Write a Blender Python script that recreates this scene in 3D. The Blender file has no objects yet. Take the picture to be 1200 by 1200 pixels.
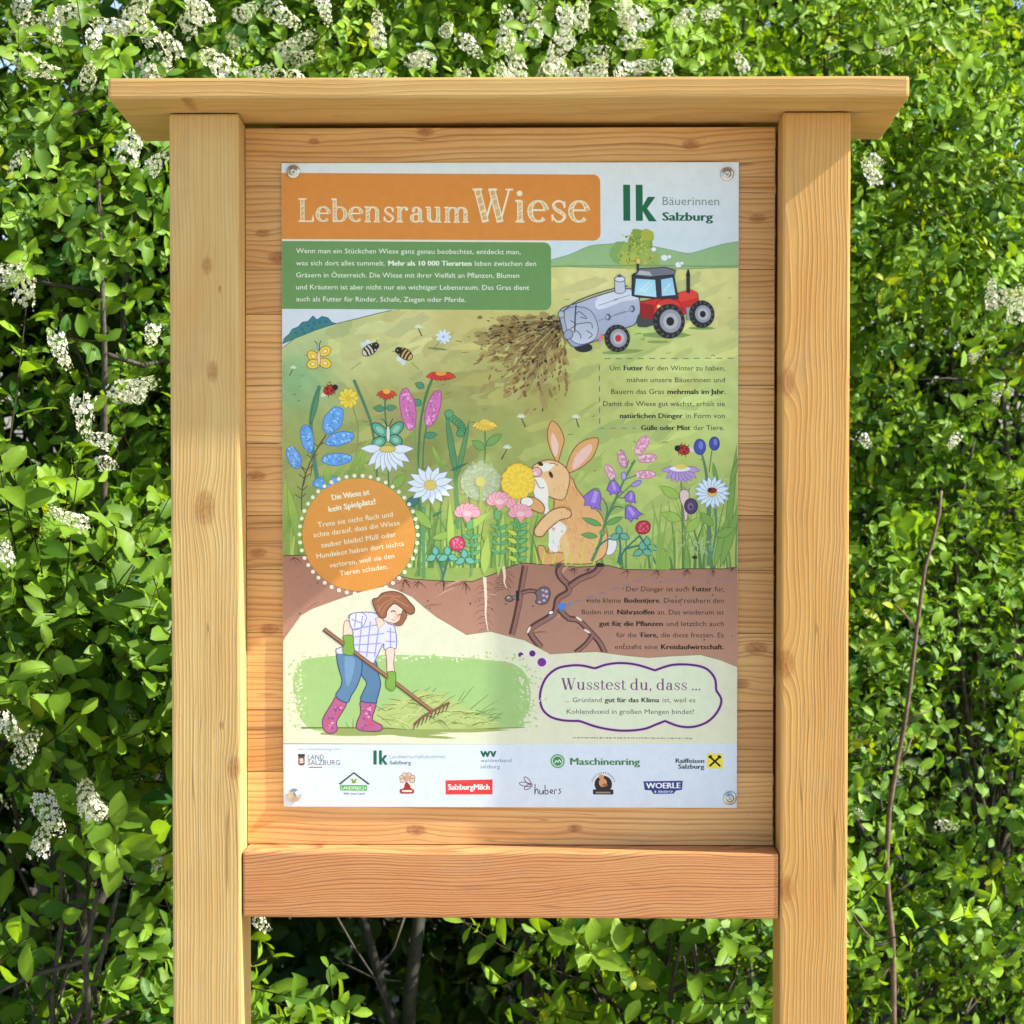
import bpy, bmesh, math, random
import numpy as np
from mathutils import Vector, Matrix
from mathutils.geometry import tessellate_polygon
R = math.radians
scene = bpy.context.scene
COL = scene.collection

# ------------------------------------------------------------------ camera, sky, sun, exposure
GZ = 1.55                                    # height of the board's reference line above the ground
CAM = Vector((0.0535, -2.8, GZ + 0.100))
F_PX = 2563.4                                # focal length in pixels of the 1200 px photograph
PITCH, YAW, ROLL = -0.0304, -0.0177, -0.0001
cam = bpy.data.objects.new('camera', bpy.data.cameras.new('camera'))
COL.objects.link(cam)
cam.data.sensor_width = 36.0
cam.data.lens = 36.0 * F_PX / 1200.0
cam.data.clip_end = 2000
cam.data.dof.use_dof = True
cam.data.dof.focus_distance = 2.84
cam.data.dof.aperture_fstop = 12.0
FW = Vector((math.sin(YAW) * math.cos(PITCH), math.cos(YAW) * math.cos(PITCH), math.sin(PITCH)))
RT = Vector((math.cos(YAW), -math.sin(YAW), 0))
UP = RT.cross(FW)
cam.matrix_world = Matrix.Translation(CAM) @ Matrix(((RT.x, UP.x, -FW.x, 0), (RT.y, UP.y, -FW.y, 0), (RT.z, UP.z, -FW.z, 0), (0, 0, 0, 1)))
scene.camera = cam

SUN_DIR = Vector((0.765, -0.105, 0.640)).normalized()      # towards the sun
SUN_EL = math.asin(SUN_DIR.z)
SUN_AZ = math.atan2(SUN_DIR.x, SUN_DIR.y)                  # from +Y towards +X
w = bpy.data.worlds.new('World')
scene.world = w
w.use_nodes = True
wn = w.node_tree
bg = wn.nodes['Background']
sky = wn.nodes.new('ShaderNodeTexSky')
sky.sky_type = 'NISHITA'
sky.sun_disc = False
sky.sun_elevation = SUN_EL
sky.sun_rotation = SUN_AZ
sky.air_density = 1.0
sky.dust_density = 1.6
sky.ozone_density = 1.0
wn.links.new(sky.outputs[0], bg.inputs[0])
bg.inputs[1].default_value = 0.112
sd = bpy.data.lights.new('sun', 'SUN')
sd.energy = 4.6
sd.angle = R(0.55)
sd.color = (1.0, 0.95, 0.86)
sun = bpy.data.objects.new('sun', sd)
COL.objects.link(sun)
sun.location = (6, -1, 6)
sun.rotation_euler = SUN_DIR.to_track_quat('Z', 'Y').to_euler()
scene.view_settings.view_transform = 'Standard'
scene.view_settings.look = 'None'
scene.view_settings.gamma = 1.0
scene.view_settings.use_curve_mapping = False
scene.view_settings.exposure = 1.32
scene.cycles.use_denoising = True
scene.cycles.max_bounces = 8
scene.cycles.transparent_max_bounces = 8

# ------------------------------------------------------------------ helpers
def lin(c):
    return tuple(((v / 255) / 12.92 if v / 255 <= 0.04045 else ((v / 255 + 0.055) / 1.055) ** 2.4) for v in c)

def tag(o, label=None, cat=None, group=None, kind=None):
    if label: o['label'] = label
    if cat: o['category'] = cat
    if group: o['group'] = group
    if kind: o['kind'] = kind
    return o

def empty(name, loc):
    o = bpy.data.objects.new(name, None)
    COL.objects.link(o)
    o.location = loc
    o.empty_display_size = 0.1
    return o

def link(name, me, mat=None, parent=None, loc=None):
    o = bpy.data.objects.new(name, me)
    COL.objects.link(o)
    if mat: me.materials.append(mat)
    if parent: o.parent = parent
    if loc is not None: o.location = loc
    return o

def ray_at(px, py, y):
    """world point where the photograph's pixel meets the vertical plane Y = y"""
    d = FW * F_PX + RT * (px - 600) - UP * (py - 600)
    return CAM + d * ((y - CAM.y) / d.y)

class NT:
    """small helper to write node trees as expressions"""
    def __init__(s, mat):
        mat.use_nodes = True
        s.t = mat.node_tree
        s.n = s.t.nodes
        s.b = s.n['Principled BSDF']
    def put(s, node, i, v):
        if hasattr(v, 'default_value') and hasattr(v, 'links'): s.t.links.new(v, node.inputs[i])
        else: node.inputs[i].default_value = v
    def m(s, op, a, b=None, c=None, clamp=False):
        k = s.n.new('ShaderNodeMath'); k.operation = op; k.use_clamp = clamp
        s.put(k, 0, a)
        if b is not None: s.put(k, 1, b)
        if c is not None: s.put(k, 2, c)
        return k.outputs[0]
    def xyz(s, x, y, z):
        k = s.n.new('ShaderNodeCombineXYZ'); s.put(k, 0, x); s.put(k, 1, y); s.put(k, 2, z); return k.outputs[0]
    def noise(s, vec, scale=1.0, detail=3.0, rough=0.55):
        k = s.n.new('ShaderNodeTexNoise'); s.put(k, 'Vector', vec); s.put(k, 'Scale', scale); s.put(k, 'Detail', detail); s.put(k, 'Roughness', rough)
        return k.outputs[0]
    def ramp(s, fac, stops, interp='LINEAR'):
        k = s.n.new('ShaderNodeValToRGB'); k.color_ramp.interpolation = interp
        e = k.color_ramp.elements
        while len(e) < len(stops): e.new(0.5)
        for q, (p, c) in zip(e, stops):
            q.position = p; q.color = (c, c, c, 1) if not isinstance(c, tuple) else (*c, 1)
        s.put(k, 0, fac)
        return k.outputs[0]
    def mix(s, fac, a, b, mode='MIX'):
        k = s.n.new('ShaderNodeMix'); k.data_type = 'RGBA'; k.blend_type = mode
        s.put(k, 0, fac); s.put(k, 6, a if not isinstance(a, tuple) else (*a, 1)); s.put(k, 7, b if not isinstance(b, tuple) else (*b, 1))
        return k.outputs[2]

# ------------------------------------------------------------------ wood
def wood(name, axis, light, dark, ring=0.0042, pith=(0.02, 0.07), tilt=(0.01, 0.02), knots=(), seeded=False, strength=0.75, wob=0.010, relief=0.0006, late=(0.50, 0.86)):
    """Softwood cut from a log: growth rings round a pith that runs along the grain, knots, fibre streaks."""
    mat = bpy.data.materials.new(name)
    N = NT(mat)
    tc = N.n.new('ShaderNodeTexCoord')
    sp = N.n.new('ShaderNodeSeparateXYZ')
    N.t.links.new(tc.outputs['Object'], sp.inputs[0])
    L, A, B = {'x': (0, 2, 1), 'z': (2, 0, 1)}[axis]
    L, A, B = sp.outputs[L], sp.outputs[A], sp.outputs[B]
    seed = 0.0
    if seeded:
        at = N.n.new('ShaderNodeAttribute'); at.attribute_name = 'seed'
        seed = at.outputs['Fac']
        L = N.m('ADD', L, N.m('MULTIPLY', seed, 37.0))
    low = N.noise(N.xyz(N.m('MULTIPLY', L, 3.2), N.m('MULTIPLY', A, 7.0), N.m('MULTIPLY', B, 7.0)), 1.0, 2.0)
    mid = N.noise(N.xyz(N.m('MULTIPLY', L, 14.0), N.m('MULTIPLY', A, 40.0), N.m('MULTIPLY', B, 40.0)), 1.0, 2.0)
    a = N.m('ADD', A, N.m('MULTIPLY', N.m('SUBTRACT', low, 0.5), wob * 2))
    a = N.m('ADD', a, N.m('MULTIPLY', N.m('SUBTRACT', mid, 0.5), 0.0024))
    if seeded:
        Lr = N.m('SUBTRACT', L, N.m('MULTIPLY', seed, 37.0))
        ca = N.m('MULTIPLY', N.m('SUBTRACT', N.m('FRACT', N.m('MULTIPLY', seed, 7.13)), 0.5), 0.16)
        ta = N.m('MULTIPLY', N.m('SUBTRACT', N.m('FRACT', N.m('MULTIPLY', seed, 13.7)), 0.5), 0.07)
        da = N.m('SUBTRACT', a, N.m('ADD', ca, N.m('MULTIPLY', Lr, ta)))
        cb = N.m('ADD', 0.006, N.m('MULTIPLY', N.m('FRACT', N.m('MULTIPLY', seed, 5.31)), 0.05))
    else:
        Lr = L
        da = N.m('SUBTRACT', a, N.m('ADD', pith[0], N.m('MULTIPLY', L, tilt[0])))
        cb = N.m('ADD', pith[1], N.m('MULTIPLY', L, tilt[1]))
    db = N.m('SUBTRACT', B, cb)
    rr = N.m('SQRT', N.m('ADD', N.m('MULTIPLY', da, da), N.m('MULTIPLY', db, db)))
    kdark = None
    for (kl, ka, kr) in knots:
        dl = N.m('MULTIPLY', N.m('SUBTRACT', Lr, kl), 0.55)
        dk = N.m('ADD', N.m('SUBTRACT', A, ka), N.m('MULTIPLY', N.m('SUBTRACT', mid, 0.5), kr * 0.8))
        d2 = N.m('ADD', N.m('MULTIPLY', dl, dl), N.m('MULTIPLY', dk, dk))
        g = N.m('EXPONENT', N.m('MULTIPLY', d2, -1.0 / (kr * 1.9) ** 2))
        rr = N.m('ADD', rr, N.m('MULTIPLY', g, kr * 0.75))
        dd = N.m('MULTIPLY', N.m('SQRT', d2), 1.0 / kr)
        fill = N.m('MULTIPLY', N.m('EXPONENT', N.m('MULTIPLY', N.m('POWER', dd, 4.0), -1.0)), 0.72)
        edge = N.m('MULTIPLY', N.m('EXPONENT', N.m('MULTIPLY', N.m('POWER', N.m('ABSOLUTE', N.m('SUBTRACT', dd, 0.85)), 2.0), -20.0)), 0.55)
        heart = N.m('MULTIPLY', N.m('EXPONENT', N.m('MULTIPLY', N.m('POWER', dd, 2.0), -14.0)), 0.9)
        core = N.m('MAXIMUM', N.m('MAXIMUM', fill, edge), heart)
        kdark = core if kdark is None else N.m('MAXIMUM', kdark, core)
    t = N.m('MULTIPLY', rr, 1.0 / ring)
    t = N.m('ADD', t, N.m('MULTIPLY', N.noise(N.xyz(N.m('MULTIPLY', rr, 90.0), 0.0, 0.0), 1.0, 1.0), 2.0))
    f = N.m('FRACT', t)
    line = N.ramp(f, [(0.0, 0.25), (0.07, 0.0), (late[0], 0.10), (late[1], 1.0), (0.94, 0.9), (1.0, 0.25)])
    vary = N.noise(N.xyz(N.m('MULTIPLY', N.m('FLOOR', t), 0.37), N.m('MULTIPLY', L, 1.7), 0.0), 3.0, 1.0)
    line = N.m('MULTIPLY', line, N.m('MULTIPLY_ADD', vary, 1.1, 0.15))
    fib = N.noise(N.xyz(N.m('MULTIPLY', L, 30.0), N.m('MULTIPLY', A, 900.0), N.m('MULTIPLY', B, 900.0)), 1.0, 3.0, 0.7)
    blot = N.noise(N.xyz(N.m('MULTIPLY', L, 5.0), N.m('MULTIPLY', A, 22.0), N.m('MULTIPLY', B, 22.0)), 1.0, 3.0)
    warm = tuple(c * k for c, k in zip(light, (0.93, 0.80, 0.68)))
    col = N.mix(N.ramp(blot, [(0.35, 0.0), (0.72, 1.0)]), light, warm)
    col = N.mix(N.m('MULTIPLY', line, strength), col, dark)
    col = N.mix(N.m('MULTIPLY', N.ramp(fib, [(0.35, 1.0), (0.60, 0.0)]), 0.16), col, dark)
    if seeded:
        tint = N.m('MULTIPLY_ADD', N.m('FRACT', N.m('MULTIPLY', seed, 11.9)), 0.42, 0.74)
        col = N.mix(1.0, col, N.xyz(N.m('POWER', tint, 0.75), tint, N.m('POWER', tint, 1.25)), 'MULTIPLY')
    if kdark is not None:
        kring = N.noise(N.xyz(N.m('MULTIPLY', Lr, 160.0), N.m('MULTIPLY', A, 260.0), 0.0), 1.0, 2.0)
        col = N.mix(N.m('MULTIPLY', kdark, N.m('MULTIPLY_ADD', kring, 1.5, 0.12), clamp=True), col, tuple(c * k for c, k in zip(dark, (0.80, 0.55, 0.42))))
    # drying checks along the grain and weathered, dirty patches
    ck = N.noise(N.xyz(N.m('MULTIPLY', L, 2.2), N.m('MULTIPLY', A, 75.0), N.m('MULTIPLY', B, 75.0)), 1.0, 1.0)
    cm = N.noise(N.xyz(N.m('MULTIPLY', L, 3.0), N.m('MULTIPLY', A, 16.0), N.m('MULTIPLY_ADD', B, 16.0, 7.3)), 1.0, 2.0)
    crack = N.m('MULTIPLY', N.ramp(N.m('ABSOLUTE', N.m('SUBTRACT', ck, 0.5)), [(0.0, 1.0), (0.006, 0.9), (0.012, 0.0)]), N.ramp(cm, [(0.55, 0.0), (0.60, 1.0)]))
    col = N.mix(N.m('MULTIPLY', crack, 0.62), col, tuple(c * 0.45 for c in dark))
    wz = N.noise(N.xyz(N.m('MULTIPLY', L, 7.0), N.m('MULTIPLY', A, 15.0), N.m('MULTIPLY', B, 15.0)), 1.0, 5.0, 0.65)
    col = N.mix(N.ramp(wz, [(0.56, 0.0), (0.78, 0.30)]), col, (0.30, 0.235, 0.150))
    spk = N.noise(N.xyz(N.m('MULTIPLY', L, 260.0), N.m('MULTIPLY', A, 330.0), N.m('MULTIPLY', B, 330.0)), 1.0, 1.0)
    col = N.mix(N.ramp(spk, [(0.74, 0.0), (0.80, 0.35)]), col, tuple(c * 0.5 for c in dark))
    N.put(N.b, 'Base Color', col)
    N.put(N.b, 'Roughness', N.m('MULTIPLY_ADD', fib, 0.15, 0.50))
    N.b.inputs['Specular IOR Level'].default_value = 0.35
    bm = N.n.new('ShaderNodeBump')
    bm.inputs['Strength'].default_value = 0.6
    bm.inputs['Distance'].default_value = relief
    N.put(bm, 'Height', N.m('ADD', N.m('MULTIPLY', line, 0.9), N.m('MULTIPLY', fib, 0.6)))
    N.t.links.new(bm.outputs[0], N.b.inputs['Normal'])
    return mat

def box(x0, x1, y0, y1, z0, z1, bev=0.003, shear=None):
    bm = bmesh.new()
    bmesh.ops.create_cube(bm, size=1)
    for v in bm.verts:
        v.co = Vector((x0 if v.co.x < 0 else x1, y0 if v.co.y < 0 else y1, z0 if v.co.z < 0 else z1))
        if shear: v.co = shear(v.co.copy())
    if bev: bmesh.ops.bevel(bm, geom=list(bm.edges), offset=bev, segments=2, profile=0.6, affect='EDGES')
    me = bpy.data.meshes.new('mesh')
    bm.to_mesh(me); bm.free()
    return me

# ------------------------------------------------------------------ the information board: timber frame
XLO, XLI, XRI, XRO = -0.4345, -0.3454, 0.3482, 0.4346
RAIL_B, RAIL_T = -0.5091, -0.4243
RF_B, RF_T, SLOPE = 0.5312, 0.5580, -0.087
def under(y): return RF_B + SLOPE * (y + 0.07)
board = empty('information_board', (0, 0, 0))
tag(board, 'larch timber notice board on two posts holding a colourful meadow poster under a roof plank', 'notice board')
LW, LD = (0.62, 0.385, 0.150), (0.34, 0.165, 0.050)
m_postl = wood('larch_pale', 'z', (0.62, 0.428, 0.168), (0.40, 0.240, 0.075), 0.0046, (-0.30, 0.09), (0.010, 0.03),
               knots=((0.330, 0.003, 0.0062), (0.300, 0.020, 0.0025), (0.195, 0.010, 0.007), (0.020, 0.000, 0.012), (-0.315, 0.036, 0.008), (-0.26, 0.020, 0.003)), strength=0.55, wob=0.007)
m_postr = wood('larch_orange', 'z', (0.60, 0.345, 0.105), (0.40, 0.190, 0.045), 0.0040, (-0.045, 0.028), (0.012, 0.006),
               knots=((0.18, -0.036, 0.009), (-0.18, -0.038, 0.010), (-0.47, -0.036, 0.009)), strength=0.70, wob=0.016)
m_rail = wood('larch_red', 'x', (0.61, 0.285, 0.108), (0.26, 0.085, 0.030), 0.0036, (0.16, 0.06), (0.035, -0.015), strength=1.0, wob=0.022,
              knots=((-0.19, 0.052, 0.012), (0.02, 0.046, 0.006)), relief=0.0009)
m_panel = wood('larch_panel', 'x', (0.71, 0.425, 0.165), (0.32, 0.135, 0.044), 0.0074, seeded=True, strength=0.85, wob=0.012,
               knots=((-0.110, 0.512 - 0.005, 0.006), (-0.255, 0.496, 0.004), (0.235, 0.490, 0.006), (-0.322, 0.377, 0.005), (-0.300, 0.345, 0.008), (0.322, 0.395, 0.006),
                      (-0.332, 0.06, 0.007), (-0.33, -0.04, 0.006), (0.322, -0.165, 0.008), (0.300, -0.212, 0.007), (-0.123, -0.405, 0.007), (0.085, -0.402, 0.005), (-0.315, -0.14, 0.007)))
m_roof = wood('larch_roof', 'x', (0.58, 0.37, 0.130), (0.37, 0.195, 0.055), 0.0060, (0.16, 0.03), (0.01, 0.02), strength=0.55, wob=0.012,
              knots=((-0.40, 0.530, 0.004),))

def post(x0, x1, mat):
    cx = (x0 + x1) / 2
    me = box(x0 - cx, x1 - cx, 0.0, 0.090, -GZ + 0.02, 0.6, 0.0035, shear=lambda c: Vector((c.x, c.y, under(c.y) - 0.0015)) if c.z > 0 else c)
    return link('post', me, mat, board, (cx, 0, GZ))
pl = post(XLO, XLI, m_postl)
tag(pl, 'pale left post with straight grain')
pr = post(XRI, XRO, m_postr)
tag(pr, 'more orange right post with wavy grain')
rail = link('bottom_rail', box(XLI + 0.0015, XRI - 0.0015, 0.0015, 0.088, RAIL_B, RAIL_T, 0.003), m_rail, board, (0, 0, GZ))
tag(rail, 'reddish cross rail below the panel')
# roof plank: a board sloping back
def roof_shear(c):
    return Vector((c.x, c.y, c.z + SLOPE * (c.y + 0.07)))
roof = link('roof_plank', box(-0.4987, 0.4974, -0.070, 0.165, RF_B, RF_T, 0.004, roof_shear), m_roof, board, (0, 0, GZ))
# panel of glued boards
bm = bmesh.new()
seam_px = [143, 208, 316, 368, 452, 520, 604, 668, 742, 832, 905, 993]
seams = [ray_at(600, p, 0.055).z - GZ for p in seam_px]
seams[0] = 0.5128; seams[-1] = RAIL_T + 0.0008
seedl = bm.faces.layers.float.new('seed')
rnd = random.Random(11)
seeds = [0.13, 0.62, 0.87, 0.41, 0.25, 0.73, 0.34, 0.95, 0.56, 0.18, 0.67]
for i in range(len(seams) - 1):
    n0 = set(bm.faces)
    r = bmesh.ops.create_cube(bm, size=1)
    for v in r['verts']:
        v.co = Vector((XLI + 0.001 if v.co.x < 0 else XRI - 0.0042, 0.055 if v.co.y < 0 else 0.078, seams[i + 1] + 0.0004 if v.co.z < 0 else seams[i] - 0.0004))
    for f_ in set(bm.faces) - n0: f_[seedl] = seeds[i]
me = bpy.data.meshes.new('panel'); bm.to_mesh(me); bm.free()
for bx in (box(XLI + 0.001, XLI + 0.040, 0.0785, 0.0885, RAIL_T, 0.505, 0.001), box(XRI - 0.040, XRI - 0.001, 0.0785, 0.0885, RAIL_T, 0.505, 0.001), box(XLI + 0.041, XRI - 0.041, 0.0785, 0.0885, 0.462, 0.5168, 0.001)):
    link('gap_blocking_batten', bx, m_rail, board, (0, 0, GZ))  # unseen battens added to block light so the panel's edge gaps go dark
panel = link('back_panel', me, m_panel, board, (0, 0, GZ))

# ------------------------------------------------------------------ the printed panel (A1, 594 x 841 mm)
PW, PH = 0.594, 0.841
PK = 1.06
def ink(c):
    c = lin(c); g = 0.3 * c[0] + 0.6 * c[1] + 0.1 * c[2]
    return tuple(min(0.86, (v * 0.97 + g * 0.03) * PK) for v in c)

class Print:
    """collects flat printed shapes in the photograph's own pixels, laid out on the A1 sheet"""
    def __init__(s):
        s.v, s.f, s.c, s.z = [], [], [], 0.0
        s.o = (0, 0, 1.0)
        s.hm = np.zeros((602, 845), dtype=np.int32)
    def at(s, ox, oy, k=280 / 1200): s.o = (ox, oy, k)
    def loc(s, x, y):
        px, py = s.o[0] + x * s.o[2], s.o[1] + y * s.o[2]
        u, v = 0.5, 0.5
        for _ in range(3):
            xl, xr = 332 - v, 860 + 9 * v
            yt, yb = 192 - 4 * u, 947 - u
            u = (px - xl) / (xr - xl); v = (yb - py) / (yb - yt)
        return (min(max(u, 0.0005), 0.9995) * PW - PW / 2, min(max(v, 0.0005), 0.9995) * PH)
    def cells(s, q):
        x0, x1 = min(v[0] for v in q), max(v[0] for v in q); z0, z1 = min(v[1] for v in q), max(v[1] for v in q)
        i0, i1 = int((x0 + .3) * 1000) - 0, int((x1 + .3) * 1000) + 1
        j0, j1 = int(z0 * 1000), int(z1 * 1000) + 1
        return slice(max(i0, 0), i1), slice(max(j0, 0), j1)
    def add(s, verts, faces, cols, each=False):
        """every shape is laid one ink layer above whatever it overlaps (a layer is 0.01 mm)"""
        b = len(s.v)
        if each:
            lv = {}
            for f in faces:
                c = s.cells([verts[i] for i in f])
                l = int(s.hm[c].max()) + 1; s.hm[c] = l
                for i in f: lv[i] = l
        else:
            cs = [s.cells([verts[i] for i in f]) for f in faces]
            l = max(int(s.hm[c].max()) for c in cs) + 1
            for c in cs: s.hm[c] = l
            lv = dict.fromkeys(range(len(verts)), l)
        s.z = max(s.z, max(lv.values()) * 1e-5)
        s.v += [(x, -0.0002 - lv[i] * 1e-5, z) for i, (x, z) in enumerate(verts)]
        s.f += [tuple(i + b for i in f) for f in faces]
        s.c += cols
    def poly(s, pts, col, line=None, lw=1.0, smooth=0, col2=None, keep=False):
        if smooth: pts = s.curve(pts, smooth, True)
        P = [s.loc(*p) for p in pts]
        tris = tessellate_polygon([[Vector((x, z, 0)) for x, z in P]])
        c1 = ink(col)
        if col2:
            c2 = ink(col2); zs = [p[1] for p in P]; z0, z1 = min(zs), max(zs)
            cols = [tuple(a + (b - a) * (z1 - p[1]) / (z1 - z0 + 1e-9) for a, b in zip(c1, c2)) for p in P]
        else: cols = [c1] * len(P)
        s.add(P, tris, cols)
        if line: s.line(list(pts) + [pts[0]], lw, line)
    def curve(s, pts, n=4, closed=False):
        q = list(pts); N = len(q); out = []
        for i in range(N if closed else N - 1):
            p0, p1, p2, p3 = (q[(i - 1) % N], q[i], q[(i + 1) % N], q[(i + 2) % N]) if closed else (q[max(i - 1, 0)], q[i], q[i + 1], q[min(i + 2, N - 1)])
            for k in range(n):
                t = k / n
                out.append(tuple(0.5 * ((2 * b) + (c - a) * t + (2 * a - 5 * b + 4 * c - d) * t * t + (3 * b - a - 3 * c + d) * t ** 3) for a, b, c, d in zip(p0, p1, p2, p3)))
        if not closed: out.append(q[-1])
        return out
    def line(s, pts, w, col, w2=None, smooth=0, keep=False, taper=False):
        if smooth: pts = s.curve(pts, smooth)
        n = len(pts)
        L, Rr = [], []
        for i, (x, y) in enumerate(pts):
            a, b = pts[max(i - 1, 0)], pts[min(i + 1, n - 1)]
            dx, dy = b[0] - a[0], b[1] - a[1]
            d = math.hypot(dx, dy) or 1
            t = i / max(n - 1, 1)
            ww = (w + ((w if w2 is None else w2) - w) * t) / 2
            if taper: ww *= max(0.12, math.sin(math.pi * min(max(t, 0.04), 0.96)) ** 0.6)
            L.append((x - dy / d * ww, y + dx / d * ww)); Rr.append((x + dy / d * ww, y - dx / d * ww))
        P = [s.loc(*p) for p in L + Rr]
        s.add(P, [(i, i + 1, n + i + 1, n + i) for i in range(n - 1)], [ink(col)] * (2 * n))
    def ell(s, cx, cy, rx, ry=None, col=(0, 0, 0), rot=0, line=None, lw=1.0, n=20, jag=0, col2=None, keep=False, rng=None):
        ry = ry or rx; a = R(rot); pts = []
        for i in range(n):
            t = 2 * math.pi * i / n
            j = 1 + (rng.uniform(-jag, jag) if jag else 0)
            x, y = rx * j * math.cos(t), ry * j * math.sin(t)
            pts.append((cx + x * math.cos(a) - y * math.sin(a), cy + x * math.sin(a) + y * math.cos(a)))
        s.poly(pts, col, line, lw, col2=col2, keep=keep)
    def many(s, shapes, col, keep=False):
        """many small convex shapes in one layer: [(cx, cy, rx, ry, rot)]"""
        V, F = [], []
        for cx, cy, rx, ry, rot in shapes:
            a = R(rot); b = len(V)
            for i in range(7):
                t = 2 * math.pi * i / 7
                x, y = rx * math.cos(t), ry * math.sin(t)
                V.append(s.loc(cx + x * math.cos(a) - y * math.sin(a), cy + x * math.sin(a) + y * math.cos(a)))
            F.append(tuple(range(b, b + 7)))
        s.add(V, F, [ink(col)] * len(V), each=True)
    def leaf(s, x0, y0, x1, y1, w, col, line=None, lw=1.0, bend=0.0, col2=None):
        dx, dy = x1 - x0, y1 - y0
        pts = []
        for sg, ts in ((1, (0, .15, .35, .6, .82, 1)), (-1, (.82, .6, .35, .15))):
            for t in ts:
                h = w * math.sin(math.pi * t ** 0.85) * 0.5 * sg + bend * math.sin(math.pi * t) * math.hypot(dx, dy)
                d = math.hypot(dx, dy)
                pts.append((x0 + dx * t - dy / d * h, y0 + dy * t + dx / d * h))
        s.poly(pts, col, line, lw, col2=col2)
    def rrect(s, x0, y0, x1, y1, r, col, corners='tr br tl bl', **k):
        pts = []
        for nm, cx, cy, a0 in (('tr', x1 - r, y0 + r, -90), ('br', x1 - r, y1 - r, 0), ('bl', x0 + r, y1 - r, 90), ('tl', x0 + r, y0 + r, 180)):
            if nm in corners:
                pts += [(cx + r * math.cos(R(a0 + i * 15)), cy + r * math.sin(R(a0 + i * 15))) for i in range(7)]
            else: pts.append({'tr': (x1, y0), 'br': (x1, y1), 'bl': (x0, y1), 'tl': (x0, y0)}[nm])
        s.poly(pts, col, **k)
    def text(s, runs, p0, p1, h, col, jig=None):
        """runs [(words, bold)] from baseline start p0 to end p1 with capital height h"""
        if isinstance(runs, str): runs = [(runs, False)]
        V, F, x, heavy = [], [], 0.0, []
        for body, bold in runs:
            tx_cu.body = body; tx_cu.offset = 0.0
            me = tx_ob.to_mesh()
            b = len(V)
            mx = 0
            for v in me.vertices:
                V.append((v.co.x + x, v.co.y)); mx = max(mx, v.co.x)
            F += [tuple(i + b for i in p.vertices) for p in me.polygons]
            if bold: heavy.append((b, len(V), [tuple(i for i in p.vertices) for p in me.polygons]))
            tx_ob.to_mesh_clear()
            x += mx + 0.33 * (len(body) - len(body.rstrip())) + 0.05
        x0 = min(v[0] for v in V); x1 = max(v[0] for v in V)
        ang = math.atan2(p1[1] - p0[1], p1[0] - p0[0]); ln = math.hypot(p1[0] - p0[0], p1[1] - p0[1])
        sx, sy = ln / (x1 - x0), h / 0.729
        P = []
        for a, b in V:
            X, Y = (a - x0) * sx, -b * sy
            if jig: Y += jig * math.sin(X * 0.09) ; X += jig * 0.4 * math.sin(Y * 0.3 + X * 0.05)
            P.append(s.loc(p0[0] + X * math.cos(ang) - Y * math.sin(ang), p0[1] + X * math.sin(ang) + Y * math.cos(ang)))
        s.add(P, F, [ink(col)] * len(P))
        for b, e, fs in heavy:
            for d in (0.042, -0.036):
                s.add([(u_ + d * sx * s.o[2] * 0.0011, w_) for u_, w_ in P[b:e]], fs, [ink(col)] * (e - b))

tx_cu = bpy.data.curves.new('lettering', 'FONT')
tx_cu.resolution_u = 2
tx_cu.size = 1.0
tx_ob = bpy.data.objects.new('lettering', tx_cu)
p = Print()

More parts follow.
